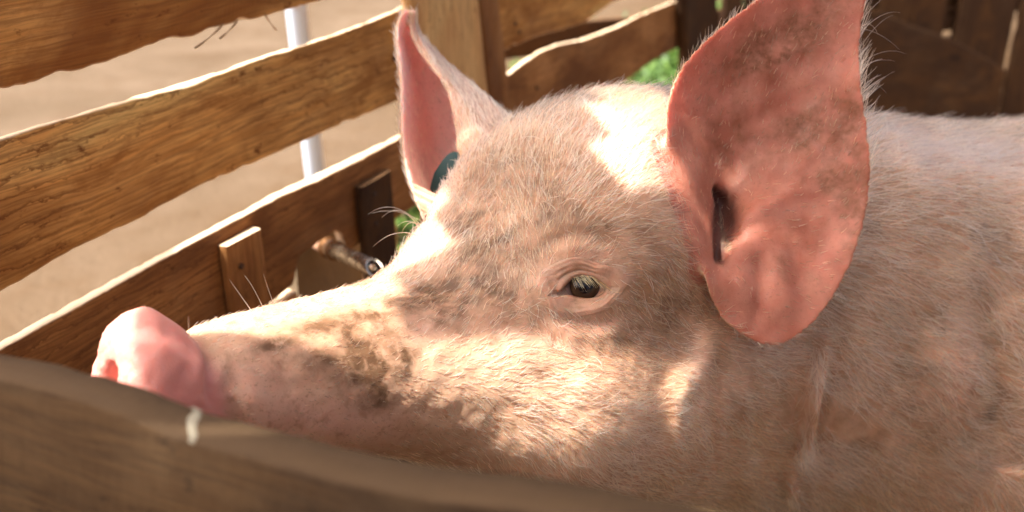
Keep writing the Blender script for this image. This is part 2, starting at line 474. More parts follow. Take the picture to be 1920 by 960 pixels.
# pale dried dropping that has run over the top edge and down the board
def dropping():
    z0 = NEARP.px(361, 764)[1]
    def top(x, y):
        r = ray(x, y); p = CAM + r * ((z0 - CAMZ) / r[2]); return p
    n, m = 26, 12; P = []
    for i in range(n):
        v = i / (n - 1)
        c = top(362 + 2 * math.sin(9 * v), 764 + 66 * v)
        wd = .0042 * (1 - .3 * v + .22 * math.sin(8 * v)) * math.sqrt(max(1 - abs(2 * v - 1) ** 5, .01))
        for j in range(m):
            th = 2 * math.pi * j / m
            P.append(c + np.array([wd * math.cos(th), 0, .0012 * math.sin(th) - .0006]))
    return np.array(P), n, m
P_, n_, m_ = dropping()
t = NT("chalky_white"); t.bsdf(Base_Color=(.34, .30, .21), Roughness=.8)
i_ = np.arange(n_ * m_).reshape(n_, m_)
mesh_obj("dropping", P_, np.stack([i_[:-1], np.roll(i_[:-1], -1, 1), np.roll(i_[1:], -1, 1), i_[1:]], -1).reshape(-1, 4).tolist() + [i_[0].tolist()[::-1], i_[-1].tolist()], t.m, nearf)

# ------------------------------------------------------------------ drinker, pole, greenery
def lathe(path_p, axis, prof, name, mat, parent, nseg=40, slant=0.0, up=(0, 0, 1)):
    """prof: (distance along axis, radius) pairs; slant cuts the end obliquely"""
    axis = norm(axis); s = norm(np.cross(axis, up)); u = np.cross(s, axis)
    a = np.linspace(0, 2 * math.pi, nseg, endpoint=False)
    V = []
    for k, (d, r, sl) in enumerate(prof):
        dd = d + sl * slant * np.sin(a) * r
        V.append(path_p + dd[:, None] * axis + r * (np.cos(a)[:, None] * s + np.sin(a)[:, None] * u))
    n = len(prof); V = np.array(V).reshape(-1, 3); i = np.arange(n * nseg).reshape(n, nseg)
    F = np.stack([i[:-1], np.roll(i[:-1], -1, 1), np.roll(i[1:], -1, 1), i[1:]], -1).reshape(-1, 4).tolist() + [i[0].tolist()[::-1], i[-1].tolist()]
    o = mesh_obj(name, V, F, mat, parent)
    bm = bmesh.new(); bm.from_mesh(o.data); bmesh.ops.recalc_face_normals(bm, faces=bm.faces)
    for e_ in bm.edges:
        if len(e_.link_faces) == 2 and e_.calc_face_angle(0) > .6: e_.smooth = False
    bm.to_mesh(o.data); bm.free()
    return o
def metal(name, c, r, metallic=1.0):
    t = NT(name); co = t.n("TexCoord").outputs["Object"]
    n = t.noise(co, 90, 4, .6)
    t.bsdf(Base_Color=t.mix(t.ramp(n, [(.45, 0), (.7, .8)]), c, (c[0] * .35, c[1] * .25, c[2] * .2)), Metallic=metallic, Roughness=t.ramp(n, [(.3, r), (.8, r + .3)]))
    return t.m
BRASS = metal("tarnished_brass", (.24, .13, .06), .32); STEEL = metal("bright_steel", (.62, .57, .48), .14); HOLE = metal("dark_bore", (.03, .028, .03), .4, .3); PLASTIC = metal("rusty_pipe", (.40, .22, .13), .7, 0.0)
d0 = LEFT.w(*LEFT.px(612, 462, -.03), -.03); d1 = at(703, 503, 1.16)
dax = norm(d1 - d0); dl = np.linalg.norm(d1 - d0)
drk = empty("water_drinker", d0, "brass and steel nipple drinker pointing out below the lowest plank, above the snout", "drinker")
mm = dl / .14
lathe(d0 - dax * .10, dax, [(0, .011, 0), (.06, .011, 0), (.108, .0115, 0), (.114, .010, 0)], "supply_pipe", PLASTIC, drk)
lathe(d0, dax, [(.006, .010, 0), (.008, .0140, 0), (.016, .0148, 0), (.018, .0110, 0), (.022, .0115, 0), (.050, .0115, 0), (.051, .0140, 0), (.058, .0140, 0), (.059, .011, 0)], "threaded_body", BRASS, drk)
brl = lathe(d0, dax, [(.054, .009, 0), (.058, .0100, 0), (dl - .026, .0100, .3), (dl - .004, .0103, 1), (dl - .001, .0098, 1), (dl - .002, .0078, 1), (dl - .022, .0074, 1), (dl - .034, .0074, .4)], "barrel", STEEL, drk, slant=-1.25)
lathe(d0, dax, [(dl - .033, .0070, .4), (dl - .030, .0070, .4)], "bore", HOLE, brl, slant=-1.25)
lathe(d0, dax, [(dl - .034, .0035, 0), (dl - .016, .0035, 0), (dl - .012, .0050, 0), (dl - .009, .0046, 0), (dl - .008, .002, 0)], "nipple_pin", STEEL, brl)

def pole_mat():
    t = NT("bluish_white_paint"); co = t.n("TexCoord").outputs["Object"]
    n = t.noise(t.mapping(co, (9, 9, 2.5)), 1.0, 5, .6); f = t.noise(co, 40, 4, .7)
    c = t.mix(t.ramp(n, [(.50, 0), (.60, .85)]), (.66, .78, .92), (.50, .24, .09))
    c = t.mix(t.ramp(f, [(.62, 0), (.72, .5)]), c, (.35, .30, .26))
    t.bsdf(Base_Color=c, Roughness=.45)
    return t.m
gb_ = CAM + ray(600, 405) * (-CAMZ / ray(600, 405)[2]); dpt = proj(gb_)[2]
g1 = at(557, 30, dpt * .88); dirp = norm(g1 - gb_); base = gb_ - dirp * .05
pole = lathe(base, dirp, [(0, .026, 0), (.02, .0262, 0), (1.93, .0262, 0), (1.935, .031, 0), (1.955, .031, 0), (1.965, .022, 0)], "pole", pole_mat(), None, up=(0, 1, 0))
tag(pole, "thin bluish white pole with a rusty smear standing beyond the plank fence", "pole")

def leaf_mat(name, a, b):
    t = NT(name)
    oi = t.attr("lv", "Fac")
    c = t.mix(oi, a, b)
    nd = t.bsdf(Base_Color=c, Roughness=.5)
    tr = t.n("BsdfTranslucent"); t.put(tr.inputs[0], c)
    mx = t.n("MixShader"); mx.inputs[0].default_value = .35
    t.t.links.new(nd.outputs[0], mx.inputs[1]); t.t.links.new(tr.outputs[0], mx.inputs[2]); t.t.links.new(mx.outputs[0], t.out.inputs[0])
    return t.m
GREEN = leaf_mat("leaf_green", (.045, .11, .02), (.13, .22, .04))
def ground_at(px, py):
    r = ray(px, py); k = -CAMZ / r[2]
    return CAM + k * r
def leaves(name, roots, length, width, rise, mat, parent=None, bend=.5):
    """curved leaf blades from root points"""
    n = len(roots); roots = np.asarray(roots, float)
    az = RNG.uniform(0, 2 * math.pi, n); L = length * RNG.uniform(.5, 1.3, n); el = RNG.uniform(*rise, n)
    h = np.stack([np.cos(az), np.sin(az), 0 * az], -1); sd = np.stack([-np.sin(az), np.cos(az), 0 * az], -1)
    V = []; F = []
    S = [(0, .25), (.35, 1), (.7, .8), (1, .02)]
    for k, (v, w) in enumerate(S):
        e_ = el - bend * v
        c = roots + (L * v)[:, None] * (h * np.cos(e_)[:, None] + np.array([0, 0, 1]) * np.sin(e_)[:, None])
        ww = width * w * RNG.uniform(.7, 1.2, n)
        V += [c - sd * ww[:, None], c + sd * ww[:, None]]
    V = np.stack(V, 1).reshape(-1, 3)
    for k in range(3):
        b = np.arange(n) * 8 + 2 * k
        F.append(np.stack([b, b + 1, b + 3, b + 2], -1))
    o = mesh_obj(name, V, np.concatenate(F), mat, parent)
    set_attr(o.data, "lv", np.repeat(RNG.uniform(0, 1, n), 8))
    return o
def patch(px, py, sx, sy, n):
    c = ground_at(px, py)
    q = RNG.normal(0, 1, (n, 2)) * [sx, sy]
    return np.stack([c[0] + q[:, 0], c[1] + q[:, 1], np.full(n, -.02)], -1)
roots = np.concatenate([patch(1225, 118, .24, .30, 1700), patch(1352, 22, .10, .12, 200), patch(1130, 205, .12, .12, 250)])
roots[:, 2] += RNG.uniform(0, .05, len(roots))
g = leaves("grass", roots, .085, .011, (.3, 1.4), GREEN)
tag(g, "green weeds and grass on the earth beyond the second fence bay", "grass", kind="stuff")
c = ground_at(765, 520)
w = empty("weed_plant", [c[0], c[1], 0], "small bright green weed showing between far ear and snout", "plant")
st = [np.array([c[0], c[1], -.02]) + [RNG.normal(0, .05), RNG.normal(0, .05), 0] for k in range(14)]
lv = np.concatenate([s + np.array([[RNG.normal(0, .02), RNG.normal(0, .02), z] for z in np.linspace(.05, .30, 14)]) for s in st])
leaves("foliage", lv, .075, .016, (-.2, 1.0), GREEN, w)
for s in st:
    V, F = None, None
    p0, p1 = s, s + [RNG.normal(0, .02), RNG.normal(0, .02), .32]
    lathe(p0, p1 - p0, [(0, .003, 0), (.32, .0015, 0)], "stem", GREEN, w, 6, up=(0, 1, 0))

# ------------------------------------------------------------------ plank roof added out of view, shaped to cast the shade on the pig
class Flat:
    """roof plane at height z: along = direction e, across = direction f, measured from a corner point"""
    def __init__(self, z, o, e, f):
        self.z = z; self.e = norm(np.array(e)); self.f = norm(np.array(f)); self.o = np.array(o)
    def w(self, a, zz, off=0.0):
        a, zz, off = np.broadcast_arrays(np.asarray(a, float), np.asarray(zz, float), np.asarray(off, float))
        p = self.o + a[..., None] * self.e + zz[..., None] * self.f
        return np.stack([p[..., 0], p[..., 1], self.z + off], -1)
ROOF = Flat(1.90, (-.67, .495), (.956, .292), (-.292, .956))
SHADING_X = Flat(1.90, (0, 0), (1, 0), (0, 1)); SHADING_Y = Flat(1.90, (0, 0), (0, 1), (1, 0))
shading = empty("added_shading", [-.1, .5, 1.9], "added unseen plank roof above the pen that throws shade on the pig's face and back", "shading")
def shading_plank(pl_, g0, g1, d0_, d1_, seed, off=.02, th=.02, name="shading_plank"):
    board(name, pl_, [(g0, d0_), (g1, d0_)], [(g0, d1_), (g1, d1_)], th, WOOD_DARK, shading, seed, off, step=.02, jag_lo=.8, jag_hi=.8)
for k, (g0, g1, d0_, d1_) in enumerate([(.265, 1.25, -.055, -.008), (.0, 1.25, -.005, .046), (.010, .211, .048, .100), (.292, 1.25, .048, .100), (.070, .236, .103, .156), (.338, 1.25, .103, .156),
                                       (.122, .270, .159, .242), (.340, 1.25, .159, .242), (-.42, 1.25, .245, .40)]):
    shading_plank(ROOF, g0, g1, d0_, d1_, 70 + k)
shading_plank(ROOF, .14, .175, .0, .40, 80, .061, .016, "batten"); shading_plank(ROOF, .44, .48, -.055, .40, 81, .061, .016, "batten")
for k, (g0, g1, d0_, d1_) in enumerate([(.025, .208, .020, .098), (.080, .232, .0985, .20), (.345, 1.25, -.045, .07), (.345, 1.25, .0705, .20), (.26, .345, -.03, .045)]):
    shading_plank(ROOF, g0, g1, d0_, d1_, 92 + k, .042, .018)          # a second layer over the joints
shading_plank(ROOF, 1.15, 1.19, -.055, .40, 82, .061, .016, "batten")
for k, (y0, y1, x0) in enumerate([(-.12, .05, -1.06), (.054, .22, -1.06), (.224, .345, -1.06), (.348, .396, -.80)]):
    shading_plank(SHADING_X, x0, .92, y0, y1, 84 + k)
shading_plank(SHADING_X, -.80, -.69, .399, .446, 88)
shading_plank(SHADING_X, -.76, -.73, -.10, .44, 89, .045, .024, "batten")
for x in (-1.03, .85):
    shading_plank(SHADING_Y, -.10, .98, x - .03, x + .03, 90, -.002, .06, "beam")
for x, y in ((-1.03, -.05), (-1.03, .80), (.85, -.05), (.85, .42)):
    lathe(np.array([x, y, -.03]), [0, 0, 1], [(0, .05, 0), (1.0, .048, 0), (1.865, .045, 0)], "prop_post", WOOD_DARK, shading, 14, up=(0, 1, 0))

# ------------------------------------------------------------------ added block standing in for shaded ground behind the drinker, straws caught on the planks
def build_shade_block():
    t = NT("shaded_earth_tone"); co = t.n("TexCoord").outputs["Object"]; n = t.noise(co, 14, 5, .65); f = t.noise(co, 90, 4, .6)
    t.bsdf(Base_Color=t.mix(n, (.16, .115, .065), (.25, .185, .11)), Roughness=.95, Normal=t.bump(t.math('ADD', n, t.math('MULTIPLY', f, .4)), .5, .006))
    a0 = LEFT.px(552, 470, -.10)[0]; a1 = LEFT.px(740, 400, -.10)[0]; zt = LEFT.px(640, 405, -.10)[1] - .012
    bm = bmesh.new(); bmesh.ops.create_cube(bm, size=1.0)
    for v in bm.verts:
        a = a0 if v.co.x < 0 else a1; z = -.03 if v.co.z < 0 else zt; o = -.10 if v.co.y < 0 else -.125
        v.co = Vector(LEFT.w(a, z, o))
    bmesh.ops.subdivide_edges(bm, edges=bm.edges[:], cuts=9, use_grid_fill=True)
    for v in bm.verts:
        q = np.array(v.co); v.co += Vector((.006 * fbm(q[None] * 9, 3, 4)[0], .006 * fbm(q[None] * 9, 3, 5)[0], .006 * fbm(q[None] * 9, 3, 6)[0]))
    bmesh.ops.recalc_face_normals(bm, faces=bm.faces)
    me_ = bpy.data.meshes.new("shade_block"); bm.to_mesh(me_); bm.free(); me_.materials.append(t.m)
    o = bpy.data.objects.new("shade_block", me_); COL.objects.link(o)
    tag(o, "added grey-brown block standing in for shaded earth behind the drinker, seen through the broken plank", "block")
build_shade_block()
t = NT("dry_straw"); t.bsdf(Base_Color=(.30, .17, .07), Roughness=.7); STRAW = t.m
for (p, q, lab) in (((420, 44), (366, 90), "long dark straw sticking out below the top plank"), ((446, 38), (412, 72), "bent straw beside the long one under the top plank"), ((496, 26), (518, 56), "thin straw hanging down from the top plank beside the pole")):
    A_, B_ = LEFT.w(*LEFT.px(*p, .003), .003), LEFT.w(*LEFT.px(*q, .006), .006)
    M_ = (A_ + B_) / 2 + np.array([0, 0, -.003])
    V_, F_ = None, None
    tt_ = np.linspace(0, 1, 9); path = [(1 - x) ** 2 * A_ + 2 * x * (1 - x) * M_ + x * x * B_ for x in tt_]
    rad_ = .0009 + .0004 * np.sin(tt_ * 9)
    vs = []; fs_ = []
    for i_, (pp, rr_) in enumerate(zip(path, rad_)):
        for j_ in range(6):
            vs.append(pp + rr_ * (math.cos(j_ * math.pi / 3) * LEFT.n + math.sin(j_ * math.pi / 3) * np.array([0, 0, 1.0])))
    for i_ in range(8):
        for j_ in range(6):
            fs_.append((i_ * 6 + j_, i_ * 6 + (j_ + 1) % 6, (i_ + 1) * 6 + (j_ + 1) % 6, (i_ + 1) * 6 + j_))
    s = mesh_obj("straw", vs, fs_, STRAW)
    tag(s, lab, "straw", "straws caught on the top plank")
# nail heads on the planks
NAIL = metal("rusty_nail", (.10, .06, .04), .6, .6)
for (x, y, off) in ((760, 70, .003), (742, 110, .003), (968, 45, .003), (975, 60, .003), (1008, 165, .003), (455, 500, .017), (705, 365, .017), (708, 420, .017)):
    p_ = LEFT.w(*LEFT.px(x, y, off), off - .003)
    lathe(p_, LEFT.n, [(0, .0035, 0), (.002, .0036, 0), (.0032, .0028, 0), (.0036, .001, 0)], "nail", NAIL, fence, 12)
# ------------------------------------------------------------------ the pig: body surface
# head frame, given in the camera frame: origin between the ears, F towards the nose, R to the pig's right, U up
HO = np.array([0.095, 0.95, 0.025])
HF = norm(np.array([-0.331, -0.30, -0.09]))
UPC = np.array([0, -ST, CT])
HU = norm(UPC - HF * UPC.dot(HF))
HR = np.cross(HF, HU)
def hp(s, r, u):
    """head coordinates -> world"""
    s, r, u = np.broadcast_arrays(np.asarray(s, float), np.asarray(r, float), np.asarray(u, float))
    return c2w(HO + s[..., None] * HF + r[..., None] * HR + u[..., None] * HU)
HOw, HFw, HRw, HUw = c2w(HO), cd2w(HF), cd2w(HR), cd2w(HU)
def to_head(p):
    d = np.asarray(p) - HOw
    return np.stack([d @ HFw, d @ HRw, d @ HUw], -1)

BODY_B = math.radians(14)
BB = np.array([math.cos(BODY_B), math.sin(BODY_B) * CT, math.sin(BODY_B) * ST])     # body axis towards the rump
# stations: centre (camera frame), right, up, radii at 0(top) 30 60 90 120 150 180(bottom) degrees
ST_ = []
def hst(s, uc, rad):
    ST_.append((HO + s * HF + uc * HU, HR, HU, rad))
def ones(k): return [k] * 7
hst(.486, -.022, ones(.002))
hst(.4865, -.022, ones(.016))
hst(.485, -.022, [.032, .032, .032, .032, .032, .031, .030])
hst(.478, -.022, [.045, .044, .043, .043, .042, .041, .040])
hst(.464, -.022, [.054, .052, .050, .050, .049, .048, .046])
hst(.450, -.024, [.052, .051, .050, .051, .050, .048, .046])
hst(.434, -.028, [.045, .045, .047, .048, .047, .046, .045])
hst(.421, -.032, [.034, .036, .040, .042, .042, .041, .040])
hst(.405, -.038, [.041, .044, .049, .051, .050, .048, .047])
hst(.37, -.047, [.050, .053, .057, .059, .057, .055, .053])
hst(.33, -.055, [.057, .060, .064, .066, .064, .062, .060])
hst(.27, -.058, [.056, .060, .070, .078, .082, .080, .076])
hst(.22, -.055, [.050, .059, .077, .089, .106, .112, .108])
hst(.17, -.047, [.068, .084, .098, .104, .144, .158, .150])
hst(.12, -.037, [.113, .125, .127, .119, .172, .195, .185])
hst(.06, -.031, [.145, .149, .143, .133, .190, .222, .215])
hst(.00, -.030, [.157, .155, .148, .143, .196, .238, .238])
hst(-.06, -.045, [.168, .162, .153, .156, .200, .242, .25])
def bst(c, k, rad):
    """k: 0 head frame .. 1 body frame"""
    bu = UPC; bf = -BB; br = np.cross(bf, bu)
    u = norm(HU * (1 - k) + bu * k); r = HR * (1 - k) + br * k
    r = norm(r - u * r.dot(u))
    ST_.append((np.array(c, float), r, u, rad))
bst((.205, 1.050, -.022), .45, [.178, .172, .166, .172, .200, .240, .25])
bst((.335, 1.110, -.040), .8, [.195, .190, .187, .195, .218, .250, .26])
SH = np.array([.522, 1.195, -.092])
bst(SH, 1, [.245, .242, .232, .225, .238, .258, .265])
bst(SH + .30 * BB, 1, [.238, .240, .240, .240, .252, .270, .275])
bst(SH + .65 * BB, 1, [.235, .240, .244, .245, .258, .275, .280])
bst(SH + .92 * BB, 1, [.222, .228, .232, .235, .240, .245, .245])
bst(SH + 1.08 * BB, 1, [.205, .205, .20, .195, .195, .195, .195])
bst(SH + 1.16 * BB, 1, ones(.12))
bst(SH + 1.19 * BB, 1, ones(.04))
bst(SH + 1.195 * BB, 1, ones(.002))

def build_loft(n_along=420, n_round=280):
    C = np.array([s[0] for s in ST_]); R = np.array([s[1] for s in ST_]); U = np.array([s[2] for s in ST_])
    rad = np.array([s[3] for s in ST_])
    # chord parameter that also counts the change of radius (so the snout front is sampled)
    d = np.linalg.norm(np.diff(C, axis=0), axis=1) + 0.8 * np.abs(np.diff(rad[:, 0]))
    t = np.concatenate([[0], np.cumsum(d)])
    # finer sampling over the head
    tt = np.concatenate([np.linspace(0, t[18], int(n_along * .66), endpoint=False), np.linspace(t[18], t[-1], n_along - int(n_along * .66))])
    Ci = interp_smooth(tt, t, C); Ri = norm(interp_smooth(tt, t, R)); Ui = interp_smooth(tt, t, U)
    Ui = norm(Ui - Ri * (Ui * Ri).sum(-1, keepdims=True))
    rd = np.maximum(interp_smooth(tt, t, rad), .0008)
    th = np.linspace(0, 2 * math.pi, n_round, endpoint=False)
    knots = np.radians([-60, -30, 0, 30, 60, 90, 120, 150, 180, 210, 240])
    full = np.concatenate([rd[:, [2, 1]], rd, rd[:, [5, 4]]], 1)
    ta = np.where(th > math.pi, 2 * math.pi - th, th)
    rr = interp_smooth(ta, knots, full.T).T            # (along, round)
    P = Ci[:, None] + rr[..., None] * (np.cos(th)[None, :, None] * Ui[:, None] - np.sin(th)[None, :, None] * Ri[:, None])
    q = P - HO; qs, qr, qu = q @ HF, q @ HR, q @ HU
    kn = np.clip((qs - .425) / .045, 0, 1); kn = kn * kn * (3 - 2 * kn)
    P = P - (kn * (.20 * (qu + .022) + .12 * qr))[..., None] * HF
    W = c2w(P)
    # hollow under the near ear, so that its funnel can sink into the head
    qe = at(1372, 385, .838); de = W - qe; ve = norm(ray(1372, 385))
    W = W + ve * (.055 * np.exp(-((de * de).sum(-1) / (2 * .018 ** 2))))[..., None]
    for (x_, y_, d_, am) in ((1388, 310, .858, .045), (1402, 255, .880, .030)):
        qe = at(x_, y_, d_); de = W - qe
        W = W + norm(ray(x_, y_)) * (am * np.exp(-((de * de).sum(-1) / (2 * .018 ** 2))))[..., None]
    n, m = W.shape[:2]
    idx = np.arange(n * m).reshape(n, m)
    a = idx[:-1]; b = idx[1:]
    q = np.stack([a, np.roll(a, -1, 1), np.roll(b, -1, 1), b], -1).reshape(-1, 4)
    V = np.concatenate([W.reshape(-1, 3), W[0].mean(0)[None], W[-1].mean(0)[None]])
    caps = [(int(idx[0, (j + 1) % m]), int(idx[0, j]), n * m) for j in range(m)] + [(int(idx[-1, j]), int(idx[-1, (j + 1) % m]), n * m + 1) for j in range(m)]
    return V, [tuple(f) for f in q.tolist()] + caps

def tps(xy, d, reg=1e-4):
    """thin-plate spline through scattered points"""
    xy = np.asarray(xy, float) / 100.0; d = np.asarray(d, float); n = len(d)
    def k(a, b):
        r2 = ((a[:, None] - b[None]) ** 2).sum(-1)
        return np.where(r2 > 0, r2 * np.log(np.maximum(r2, 1e-12)), 0)
    A = np.zeros((n + 3, n + 3)); A[:n, :n] = k(xy, xy) + reg * np.eye(n)
    A[:n, n] = 1; A[:n, n + 1:] = xy; A[n, :n] = 1; A[n + 1:, :n] = xy.T
    w = np.linalg.solve(A, np.concatenate([d, np.zeros(3)]))
    def f(q):
        q = np.asarray(q, float) / 100.0
        return k(q.reshape(-1, 2), xy) @ w[:n] + w[n] + q.reshape(-1, 2) @ w[n + 1:]
    return f

def closed_spline(pts, n):
    pts = np.asarray(pts, float)
    P = np.concatenate([pts[-2:], pts, pts[:3]])
    d = np.linalg.norm(np.diff(P, axis=0), axis=1) ** .5
    t = np.concatenate([[0], np.cumsum(d)])
    tt = np.linspace(t[2], t[2 + len(pts)], n * 6, endpoint=False)
    Q = interp_smooth(tt, t, P)
    L = np.concatenate([[0], np.cumsum(np.linalg.norm(np.diff(np.concatenate([Q, Q[:1]]), axis=0), axis=1))])
    u = np.linspace(0, L[-1], n, endpoint=False)
    Qc = np.concatenate([Q, Q[:1]])
    return np.stack([np.interp(u, L, Qc[:, i]) for i in range(Q.shape[1])], -1)

def sheet_normals(G, wrap):
    du = np.roll(G, -1, 1) - np.roll(G, 1, 1) if wrap else np.gradient(G, axis=1)
    dv = np.gradient(G, axis=0)
    return norm(np.cross(du, dv))

NEAR_OUT = [(1335, 565), (1362, 604), (1400, 632), (1450, 648), (1492, 634), (1532, 598), (1570, 545), (1602, 478), (1624, 400), (1632, 320), (1626, 240),
            (1614, 150), (1614, 70), (1628, -10), (1640, -80), (1625, -108), (1575, -92), (1500, -52), (1420, 0), (1365, 42), (1310, 92), (1272, 142),
            (1253, 200), (1250, 260), (1262, 320), (1285, 385), (1308, 450), (1320, 510)]
NEAR_DEP = [(1320, 510, .820), (1335, 565, .826), (1400, 632, .836), (1450, 648, .842), (1532, 598, .848), (1602, 478, .853), (1632, 320, .860), (1614, 150, .864),
            (1628, -10, .868), (1630, -100, .864), (1420, 0, .858), (1310, 92, .848), (1253, 200, .842), (1255, 290, .830), (1285, 385, .818), (1306, 450, .815),
            (1352, 415, .888), (1356, 370, .890), (1350, 465, .868), (1372, 310, .894), (1330, 260, .876), (1395, 240, .892), (1450, 300, .888), (1460, 150, .886), (1350, 190, .874), (1540, 250, .882),
            (1392, 425, .862), (1405, 392, .866), (1440, 365, .873), (1490, 345, .880), (1388, 470, .846), (1490, 430, .872), (1555, 430, .868),
            (1440, 545, .842), (1540, 60, .882), (1480, 590, .847), (1400, 570, .834), (1380, 520, .832), (1440, 470, .852), (1400, 110, .872), (1416, 505, .848)]

def near_ear(nr=44, na=200):
    out = closed_spline(NEAR_OUT, na)
    c = np.array([1445, 310])
    f = tps([p[:2] for p in NEAR_DEP], [p[2] for p in NEAR_DEP])
    rho = np.linspace(0.02, 1, nr) ** .85
    XY = c + rho[:, None, None] * (out - c)[None]
    # keep the polar mesh inside a concave outline
    D = f(XY.reshape(-1, 2)).reshape(XY.shape[:2])
    D = D + .0035 * fbm(np.stack([XY[..., 0] / 60, XY[..., 1] / 60, 0 * D], -1), 3, 5) * (1 - rho[:, None] ** 3)
    G = at(XY[..., 0], XY[..., 1], D)
    N = sheet_normals(G, True)
    if (N * (CAM - G)).sum() < 0: N = -N
    th = (.0030 + .0048 * (1 - rho ** 2.5))[:, None, None]
    Bk = G - N * th
    rim = (G[-1] + Bk[-1]) / 2 + norm(G[-1] - G[-2]) * .0015
    n, m = nr, na
    V = np.concatenate([G.reshape(-1, 3), Bk.reshape(-1, 3), rim, G[0].mean(0)[None], Bk[0].mean(0)[None]])
    F = []
    for i in range(n - 1):
        for j in range(m):
            k = (j + 1) % m
            F.append((i * m + j, i * m + k, (i + 1) * m + k, (i + 1) * m + j))
            o = n * m
            F.append((o + i * m + j, o + (i + 1) * m + j, o + (i + 1) * m + k, o + i * m + k))
    o2 = 2 * n * m
    for j in range(m):
        k = (j + 1) % m
        F.append(((n - 1) * m + j, (n - 1) * m + k, o2 + k, o2 + j))
        F.append((o2 + j, o2 + k, n * m + (n - 1) * m + k, n * m + (n - 1) * m + j))
        F.append((j, o2 + m, k)); F.append((n * m + k, o2 + m + 1, n * m + j))
    return V, F, G, N

# far ear: a half-open funnel; each row runs from the outer rim over the deep inner wall and the back to the inner rim
FAR = [ # (x, y, depth) of outer rim, inner wall, back contour, medial outside, medial rim
    [(835, 500, .950), (905, 470, 1.04), (1005, 330, 1.03), (965, 390, .955), (915, 430, .955)],
    [(788, 400, .940), (862, 360, 1.045), (968, 240, 1.015), (925, 300, .948), (872, 345, .950)],
    [(760, 310, .948), (826, 290, 1.055), (938, 212, 1.030), (905, 255, .955), (857, 290, .957)],
    [(752, 215, .965), (806, 210, 1.055), (886, 166, 1.045), (872, 195, .985), (849, 222, .972)],
    [(751, 150, .985), (788, 150, 1.050), (840, 128, 1.050), (838, 146, 1.008), (832, 162, .995)],
    [(746, 95, 1.000), (768, 98, 1.040), (804, 90, 1.045), (802, 100, 1.020), (796, 112, 1.012)],
    [(743, 55, 1.010), (757, 58, 1.030), (778, 52, 1.035), (777, 60, 1.025), (770, 70, 1.020)],
    [(757, 18, 1.015), (764, 18, 1.022), (776, 18, 1.026), (774, 21, 1.022), (768, 24, 1.020)],
]
def far_ear(nu=90, nv=110):
    A = np.array(FAR, float)
    v = np.linspace(0, len(FAR) - 1, nv)
    A = interp_smooth(v, np.arange(len(FAR)), A)                   # nv,5,3
    u = np.linspace(0, 4, nu)
    A = np.stack([interp_smooth(u, np.arange(5), A[i]) for i in range(nv)])
    G = at(A[..., 0], A[..., 1], A[..., 2])
    N = sheet_normals(G, False)
    th = .0024
    mid = np.ones(nu); mid[[0, -1]] = .4
    A1 = G + N * th * mid[None, :, None]; A2 = G - N * th * mid[None, :, None]
    n, m = nv, nu
    V = np.concatenate([A1.reshape(-1, 3), A2.reshape(-1, 3)])
    F = []; o = n * m
    for i in range(n - 1):
        for j in range(m - 1):
            a, b, c, d = i * m + j, i * m + j + 1, (i + 1) * m + j + 1, (i + 1) * m + j
            F.append((a, b, c, d)); F.append((o + a, o + d, o + c, o + b))
        F.append((i * m, (i + 1) * m, o + (i + 1) * m, o + i * m))
        F.append((i * m + m - 1, o + i * m + m - 1, o + (i + 1) * m + m - 1, (i + 1) * m + m - 1))
    for j in range(m - 1):
        F.append((j, o + j, o + j + 1, j + 1))
        e = (n - 1) * m
        F.append((e + j, e + j + 1, o + e + j + 1, o + e + j))
    return V, F, G, N

def tube(path, radii, nseg=28):
    """closed tapered tube along a world-space path"""
    path = np.asarray(path, float); k = len(path)
    t = np.arange(k); tt = np.linspace(0, k - 1, (k - 1) * 8 + 1)
    P = interp_smooth(tt, t, path); r = np.maximum(interp_smooth(tt, t, np.asarray(radii, float)), .0003)
    T = norm(np.gradient(P, axis=0))
    ref = np.array([0, 1, 0.13]); A = norm(np.cross(T, ref)); B = np.cross(T, A)
    a = np.linspace(0, 2 * math.pi, nseg, endpoint=False)
    W = P[:, None] + r[:, None, None] * (np.cos(a)[None, :, None] * A[:, None] + np.sin(a)[None, :, None] * B[:, None])
    n, m = W.shape[:2]; idx = np.arange(n * m).reshape(n, m)
    F = np.stack([idx[:-1], np.roll(idx[:-1], -1, 1), np.roll(idx[1:], -1, 1), idx[1:]], -1).reshape(-1, 4).tolist()
    F += [tuple(idx[0, ::-1]), tuple(idx[-1])]
    return W.reshape(-1, 3), F

def pig_parts():
    """legs and tail, in world space"""
    bw = cd2w(BB); bw = norm(bw * [1, 1, 0]); side = np.array([-bw[1], bw[0], 0])          # side: away from the camera
    sh = c2w(SH)
    parts = []
    hooves = []
    for along, sd, hind in ((-.02, -1, 0), (-.06, 1, 0), (.93, -1, 1), (.97, 1, 1)):
        b = sh + bw * along + side * sd * .135
        if hind:
            pth = [b + [0, 0, .02], b + [0, 0, -.14] + bw * -.03, [*(b + bw * -.02)[:2], .27], [*(b + bw * .05)[:2], .19], [*(b + bw * .035)[:2], .09], [*(b + bw * .02)[:2], .035]]
            rd = [.13, .115, .07, .045, .038, .042]
        else:
            pth = [b + [0, 0, -.02], b + [0, 0, -.16], [*(b + bw * .0)[:2], .27], [*(b + bw * -.015)[:2], .19], [*(b + bw * .0)[:2], .09], [*(b + bw * -.01)[:2], .035]]
            rd = [.12, .105, .065, .048, .038, .042]
        parts.append(tube(pth, rd)); hooves.append((np.array([*pth[-1][:2], 0.0]), bw))
    tl = sh + bw * 1.17
    a = np.linspace(0, 1, 12)
    pth = [tl + bw * (.0 + .10 * q) + side * .03 * math.sin(7 * q) + [0, 0, .05 - .10 * q + .025 * math.cos(7 * q)] for q in a]
    parts.append(tube(pth, .017 - .012 * a, 14))
    return parts, hooves

